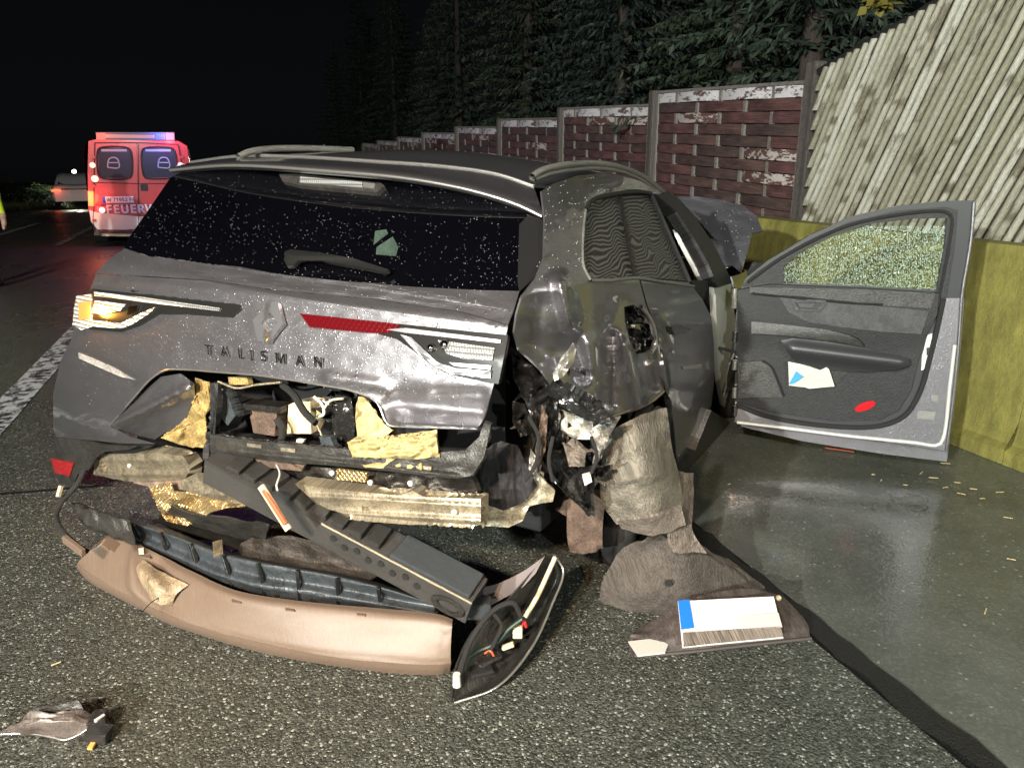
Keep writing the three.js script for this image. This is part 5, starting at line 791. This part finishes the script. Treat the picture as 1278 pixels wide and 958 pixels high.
// the black carrier beam that hangs out across the rear
{
  const A = W(262, 578, 2.22), B = W(590, 752, 1.93), ax = B.clone().sub(A).normalize(), view = V(0, H, 0).sub(A).normalize(), up0 = V(0, 1, .18).normalize(), fr = ax.clone().cross(up0).normalize(); if (fr.dot(view) < 0) fr.negate(); const up = fr.clone().cross(ax).normalize(); if (up.y < 0) up.negate();
  const L = A.distanceTo(B), at = (t, x, y) => A.clone().addScaledVector(ax, t * L).addScaledVector(fr, x).addScaledVector(up, y);
  const o = thing('bumper_beam', 'dirty black ribbed bumper beam slanting from the torn rear down to the road', 'bumper beam', B.clone().setY(0));
  part('channel', merge([bar(at(-.02, 0, -.045), at(1, 0, -.045), .012, .085, up, .2), bar(at(-.02, -.05, 0), at(1, -.05, 0), .11, .012, up, .2), bar(at(-.02, -.10, -.04), at(1, -.10, -.04), .012, .08, up, .2)]).applyMatrix4(new THREE.Matrix4()), M.darkPlastic, o);
  for (let i = 0; i < 9; i++) { const t = .06 + i * .068; part('rib_box', bar(at(t, -.045 + rr(-.006, .006), .012), at(t + .05, -.045, .012 + rr(0, .006)), .085, .026, up, .2), M.darkPlastic, o); }
  part('end_cover', bar(at(.70, -.05, .012), at(.985, -.05, .012), .108, .016, up, .3), M.bluePlastic, o);
  for (let i = 0; i < 8; i++) part('hole', new THREE.CylinderGeometry(.011, .011, .006, 12).rotateX(Math.PI / 2).applyMatrix4(new THREE.Matrix4().makeBasis(ax, up, fr).setPosition(at(.50 + i * .045, .008, -.028 - (i % 2) * .012))), M.black, o);
  part('end_opening', new THREE.TorusGeometry(.03, .008, 6, 16).scale(1.5, .8, 1).applyMatrix4(new THREE.Matrix4().makeBasis(ax, up, fr).setPosition(at(.93, .010, -.05))), M.steelDark, o);
  part('lip', tube([at(.45, .008, .004), at(.7, .008, .004), at(1, .008, .004)], .004, 5), M.galv, o);
  const tg = part('label_strip', bar(W(325, 606, 2.02), W(360, 661, 1.98), .026, .008, fr.clone().negate(), .2), M.cream, o); part('red_field', bar(W(328.5, 611, 2.012), W(356, 654, 1.972), .015, .008, fr.clone().negate(), .2), M.orangeTag, tg);
  part('lanyard', tube([W(345, 580, 2.12), W(349, 592, 2.05), W(345, 606, 2.0), W(346, 612, 1.99)], .003, 5), M.white, o);
}
// right end of the bumper: a dark boat-shaped shell with its wiring
{
  const Lf = [[563, 871, .015], [569, 832, .07], [590, 788, .13], [630, 752, .18], [664, 714, .24], [679, 694, .28]].map(p => G(...p)), Rt = [[567, 877, .003], [620, 857, .03], [661, 812, .08], [689, 754, .15], [703, 712, .22], [692, 693, .27]].map(p => G(...p)), Mi = [[566, 875, .001], [604, 850, .004], [642, 812, .02], [672, 766, .06], [694, 722, .13], [688, 696, .25]].map(p => G(...p));
  const q1 = Lf.map((p, i) => p.clone().lerp(Mi[i], .6).add(V(.01, -.012, -.012))), q2 = Rt.map((p, i) => p.clone().lerp(Mi[i], .55).add(V(.004, -.004, .0)));
  for (const q of [...q1, ...Mi, ...q2]) q.y = Math.max(q.y, .004);
  const o = thing('bumper_end_piece', 'dark curved end of the bumper with loose wiring lying beside the tan skin', 'bumper end', Mi[1].clone().setY(0));
  part('shell', loft([Lf, q1, Mi, q2, Rt], 8, 6, .004), M.darkPlastic, o);
  part('rim', tube(Rt.map(p => p.clone()), .004, 6), M.steel, o);
  part('rim', tube(Lf.map(p => p.clone()).slice(0, 3), .0035, 6), M.trim, o);
  part('flange', loft([[G(598, 762, .16), G(625, 752, .18), G(650, 738, .2), G(668, 716, .235)], [G(592, 735, .20), G(620, 732, .215), G(650, 718, .24), G(680, 694, .28)]], 8, 6, .005, (p, a, b) => { p.z -= .02 * Math.sin(3.1 * a); }), std({ color: lin(.12, .10, .105), roughness: .45 }), o);
  part('edge_rail', tube([G(655, 770, .13), G(670, 745, .18), G(684, 715, .235), G(693, 695, .28)], .008, 6), M.cream, o);
  part('bracket_block', crumple(box(.10, .05, .07, 0, 0, 0, .01).translate(...G(590, 758, .2).toArray()), .008, 20), M.bluePlastic, o);
  part('cable', tube([G(574, 838, .09), G(585, 805, .14), G(603, 775, .2), G(622, 757, .24), G(640, 752, .25), G(650, 768, .2)], .008, 7), M.rubber, o);
  part('cable', tube([G(616, 765, .22), G(626, 780, .18), G(618, 800, .12), G(610, 815, .08)], .006, 7), M.rubber, o);
  part('cable', tube([G(652, 772, .18), G(635, 785, .15), G(618, 803, .1), G(598, 812, .08), G(585, 820, .08)], .006, 7), std({ color: lin(.02, .04, .03), roughness: .5 }), o);
  part('connector', new THREE.CylinderGeometry(.011, .013, .04, 8).translate(...G(570, 848, .06).toArray()), M.white, o);
  part('connector', box(.04, .012, .02, 0, 0, 0, .004).rotateZ(.4).translate(...G(634, 806, .07).toArray()), M.cream, o);
  part('connector', box(.03, .04, .02, 0, 0, 0, .004).translate(...G(646, 788, .12).toArray()), M.cream, o);
  part('red_wire', tube([G(605, 815, .07), G(612, 812, .09), G(616, 818, .07)], .004, 5), M.orangeTag, o); part('red_wire', tube([G(652, 780, .15), G(655, 776, .17), G(657, 782, .15)], .005, 5), M.red, o);
  part('lamp_tray', crumple(bar(G(596, 828, .05), G(622, 815, .06), .04, .012), .004, 30), M.steelDark, o);
  part('lamp_tray', crumple(bar(G(585, 838, .04), G(612, 832, .04), .05, .012), .004, 30), M.black, o);
}
// felt wheel arch liner on the ground, and the bumper fragment with the number plate
{
  const rows = [[[750, 752, 0], [780, 763, 0], [815, 767, 0], [860, 772, 0], [915, 768, 0], [958, 748, 0]], [[749, 735, .05], [782, 738, .09], [822, 735, .12], [862, 742, .09], [910, 745, .05], [957, 741, .01]], [[766, 700, .16], [796, 695, .2], [832, 696, .22], [868, 702, .19], [912, 716, .1], [956, 736, .02]], [[796, 673, .27], [815, 671, .29], [838, 668, .29], [866, 674, .26], [905, 694, .14], [954, 731, .02]]].map(r => r.map(p => G(...p)));
  const o = thing('wheel_arch_liner', 'brown felt wheel arch liner slumped on the ground below the bent flank', 'arch liner', rows[0][2].clone());
  part('felt', loft(rows, 9, 9, .008, (p, a, b) => { p.y = Math.max(.004, p.y + .03 * fbm(a * 7, b * 5) * (b > .05 ? 1 : 0)); p.z += .01 * Math.sin(a * 20 + b * 6) * b; }), M.feltBrown, o);
  for (const q of [[829, 667, .29], [833, 729, .14]]) { part('fixing_hole', new THREE.CylinderGeometry(.012, .012, .006, 12).rotateX(1.0).translate(...G(...q).add(V(0, .012, .012)).toArray()), M.black, o); }
}
{
  const o = thing('bumper_fragment', 'dark broken bumper fragment carrying a number plate in front of the felt liner', 'bumper fragment', G(900, 800));
  const fr = [[784, 800, .012], [792, 819, .004], [850, 815, .004], [930, 806, .004], [1012, 797, .004]].map(p => G(...p)), md = [[788, 792, .03], [830, 790, .05], [870, 782, .07], [935, 775, .07], [1008, 778, .03]].map(p => G(...p)), bk = [[792, 788, .02], [842, 760, .09], [880, 742, .12], [935, 735, .12], [978, 744, .07]].map(p => G(...p));
  part('shell', loft([fr, md, bk], 9, 8, .006, (p, a, b) => { p.y = Math.max(.003, p.y + .01 * fbm(a * 6, b * 4)); }), M.felt.clone(), o).material = std({ color: lin(.07, .055, .05), map: M.dust, roughness: .5 });
  part('edge', tube(fr.slice(1).map(p => p.clone().add(V(0, .004, .003))), .006, 5), M.skirtDark, o);
  const P = (u, v) => { const a = clamp((v - 745) / 60, 0, 1); return G(u, v, lerp(.135, .05, a)); };
  const plate = part('number_plate', patch([[846, 750], [966, 744], [978, 796], [852, 808]], P, { t: .004, L: 20 }), std({ color: lin(.52, .51, .49), roughness: .4 }), o);
  const off = (u, v) => P(u, v).add(V(0, .005, .004));
  part('blue_band', patch([[846, 750], [860, 749], [866, 784], [850, 786]], off, { t: .002, L: 20 }), std({ color: lin(.01, .12, .62), roughness: .4 }), plate);
  part('red_stripe', patch([[920, 768], [971, 765], [976, 783], [924, 787]], off, { t: .002, L: 20 }), std({ color: lin(.46, .36, .36), roughness: .4 }), plate);
  part('muddy_strip', patch([[852, 790], [974, 782], [977, 795], [853, 807]], off, { t: .002, L: 8 }), M.felt, plate);
  part('plate_edge', patch([[784, 802], [820, 798], [834, 806], [830, 816], [796, 820]], (u, v) => G(u, v, .03).add(V(0, .006, 0)), { t: .004, L: 10 }), M.white, o);
  part('bulb_holder', new THREE.SphereGeometry(.01, 8, 6).translate(...G(972, 746, .1).toArray()), M.cream, o);
}
// crumpled trim piece at the left
{
  const o = thing('trim_shard', 'crumpled dark bronze trim shard alone on the asphalt', 'debris', G(70, 918));
  part('dish', loft([[G(0, 915, .01), G(30, 917, .004), G(60, 921, .004), G(90, 921, .004), G(118, 915, .006)], [G(6, 910, .03), G(30, 905, .05), G(62, 900, .06), G(92, 900, .05), G(118, 902, .03)], [G(22, 905, .04), G(36, 890, .07), G(66, 890, .07), G(100, 886, .06), G(116, 893, .03)]], 8, 8, .004, (p, a, b) => { p.y = Math.max(.003, p.y + .015 * fbm(a * 6, b * 6)); }), std({ color: lin(.11, .09, .08), roughness: .4, map: M.dust }), o);
  part('flap', loft([[G(40, 895, .04), G(70, 890, .05), G(106, 890, .05)], [G(34, 886, .05), G(66, 881, .07), G(98, 874, .08)]], 8, 6, .004, (p, a, b) => { p.y += .012 * noise(a * 6, b * 6); }), M.darkPlastic, o);
  part('rim', tube([G(0, 916, .012), G(38, 915, .012), G(66, 920, .01), G(80, 923, .008), G(95, 918, .012), G(112, 907, .03)], .003, 5), M.steel, o);
  part('end_clip', crumple(bar(G(112, 900, .03), G(132, 896, .03), .05, .03), .008, 30), M.steelDark, o);
  part('end_clip', crumple(bar(G(108, 915, .02), G(136, 916, .015), .05, .03), .008, 30), M.darkPlastic, o);
  part('pin', bar(G(118, 900, .05), G(130, 892, .05), .008, .008), M.white, o);
}
// cable hanging from the left bumper corner
{
  const o = thing('loose_cable', 'loose black cable loop hanging from the left bumper corner to the ground', 'cable', G(70, 660));
  part('sheath', tube([W(104, 588, 2.70), W(96, 604, 2.66), W(78, 624, 2.62), W(70, 640, 2.58), W(73, 656, 2.52), W(90, 676, 2.46), W(108, 688, 2.42)], .010, 8), M.rubber, o);
  part('branch', tube([W(74, 660, 2.5), W(60, 662, 2.5), W(48, 668, 2.5), W(38, 681, 2.48)], .004, 5), M.rubber, o);
  part('clip', bar(W(80, 672, 2.44), W(104, 690, 2.38), .016, .03), M.skirt, o); part('clip', bar(W(76, 606, 2.62), W(72, 620, 2.6), .012, .014), M.cream, o);
}
// small litter on the shoulder and road
{
  const bits = [[910, 606, 3], [1130, 607, 4], [1040, 562, 5], [1150, 592, 6], [1180, 610, 8], [1215, 612, 9], [1248, 616, 7], [1226, 624, 5], [1100, 601, 4], [1090, 594, 3], [1230, 765, 9], [1180, 580, 7], [1258, 648, 6], [1200, 618, 6], [1262, 700, 4], [70, 831, 4], [1165, 598, 6], [1195, 604, 7]];
  bits.forEach(([u, v, l], i) => { const p = G(u, v), a = rr(-.9, .9), L = l * rr(.0015, .0038); solo('straw_bit', bar(p.clone().add(V(-L * Math.cos(a), .008, L * Math.sin(a))), p.clone().add(V(L * Math.cos(a), .010, -L * Math.sin(a))), .004, .003), M.straw, 'short pale straw bit lying loose on the wet pavement', 'litter', 'straw bits on the pavement'); });
  solo('red_splinter', bar(G(1030, 561).setY(.012), G(1066, 566).setY(.012), .012, .006), std({ color: lin(.35, .05, .02), roughness: .5 }), 'thin red plastic splinter on the pavement below the open door', 'litter');
  solo('amber_shard', merge([bar(G(112, 938).setY(.008), G(118, 930).setY(.012), .014, .008)]), std({ color: lin(.6, .3, .08), roughness: .3 }), 'small amber lens shard beside the bronze trim shard', 'litter');
}
// person in a high visibility jacket at the roadside, mostly out of the picture
{
  const base = W(-17, 358, 9.4); base.y = 0; const J = (x, y, z) => V(x, y, z);
  const bones = [[J(0, 1.05, 0), J(0, 1.42, 0), .15, .17], [J(-.17, 1.42, 0), J(.17, 1.42, 0), .07, .07], [J(0, 1.45, 0), J(0, 1.58, .01), .06, .055], [J(.09, .98, 0), J(.11, .52, .02), .095, .07], [J(.11, .52, .02), J(.11, .10, 0), .068, .048], [J(-.09, .98, 0), J(-.11, .52, .03), .095, .07], [J(-.11, .52, .03), J(-.11, .10, 0), .068, .048], [J(.11, .06, 0), J(.12, .04, -.16), .05, .04], [J(-.11, .06, 0), J(-.12, .04, -.16), .05, .04], [J(.20, 1.40, 0), J(.27, 1.12, .02), .06, .05], [J(.27, 1.12, .02), J(.29, .88, -.06), .048, .038], [J(-.20, 1.40, 0), J(-.26, 1.12, .02), .06, .05], [J(-.26, 1.12, .02), J(-.24, .9, -.10), .048, .038], [J(0, 1.66, 0), J(0, 1.74, -.01), .092, .098], [J(.29, .86, -.07), J(.29, .77, -.09), .036, .028], [J(-.24, .88, -.11), J(-.24, .79, -.13), .036, .028]];
  for (const s of [1, -1]) { const hx = s > 0 ? .29 : -.24, hz = s > 0 ? -.09 : -.13; for (let f = 0; f < 4; f++) bones.push([J(hx, .78, hz - .026 + f * .017), J(hx - s * .012, .70 + (f === 0 || f === 3 ? .012 : 0), hz - .03 + f * .018), .010, .008]); bones.push([J(hx - s * .01, .83, hz - .03), J(hx - s * .02, .77, hz - .055), .011, .009]); }
  const N = 150, mc = new MarchingCubes(N, M.white, false, false, 200000); mc.isolation = 0; const fld = mc.field; const S = 1.0;
  const segD = (p, a, b, r0, r1) => { const d = b.clone().sub(a), t = clamp(p.clone().sub(a).dot(d) / d.lengthSq(), 0, 1); return p.distanceTo(a.clone().addScaledVector(d, t)) - lerp(r0, r1, t); };
  const p = V(); for (let k = 0; k < N; k++) for (let j = 0; j < N; j++) for (let i = 0; i < N; i++) { p.set((i / N * 2 - 1) * S, (j / N * 2 - 1) * S + .93, (k / N * 2 - 1) * S); let e = -1; if (Math.abs(p.x) < .42 && Math.abs(p.z) < .34) { let q = 1e9; const kk = .03; for (const b of bones) { const dx = segD(p, b[0], b[1], b[2], b[3]); const h = Math.max(kk - Math.abs(q - dx), 0) / kk; q = Math.min(q, dx) - h * h * kk * .25; } e = -q; } fld[k * N * N + j * N + i] = e; }
  mc.update(); const cnt = mc.count, pos = mc.positionArray.slice(0, cnt * 3), uv = new Float32Array(cnt * 2), col = new Float32Array(cnt * 3);
  for (let i = 0; i < cnt; i++) { pos[i * 3] *= S; pos[i * 3 + 1] = pos[i * 3 + 1] * S + .93; pos[i * 3 + 2] *= S; const y = pos[i * 3 + 1], x = Math.abs(pos[i * 3]); let c = [.03, .035, .09]; if (y > .98 && y < 1.52 || (y > .90 && x > .19)) c = (y > 1.10 && y < 1.15) ? [.75, .75, .78] : [.55, .75, .02]; else if (y > 1.52 || (x > .18 && y > .6)) c = [.42, .26, .19]; if (y < .1) c = [.01, .01, .01]; if (y > .34 && y < .39) c = [.7, .7, .72]; if (y > 1.72) c = [.04, .03, .02]; col.set(c, i * 3); }
  let g = new THREE.BufferGeometry(); g.setAttribute('position', new THREE.BufferAttribute(new Float32Array(pos), 3)); g.setAttribute('color', new THREE.BufferAttribute(col, 3)); g.setAttribute('uv', new THREE.BufferAttribute(uv, 2)); g = mergeVertices(g, 1e-4); g.computeVertexNormals(); g.computeBoundingBox();
  const m = new THREE.Mesh(g, std({ vertexColors: true, roughness: .7 })); m.name = 'person'; m.position.copy(base); m.position.y = .002; m.rotation.y = .4; m.castShadow = m.receiveShadow = true; scene.add(m);
  tag(m, 'person in a yellow high visibility jacket and dark trousers standing on the road', 'person');
}
renderer.render(scene, camera);
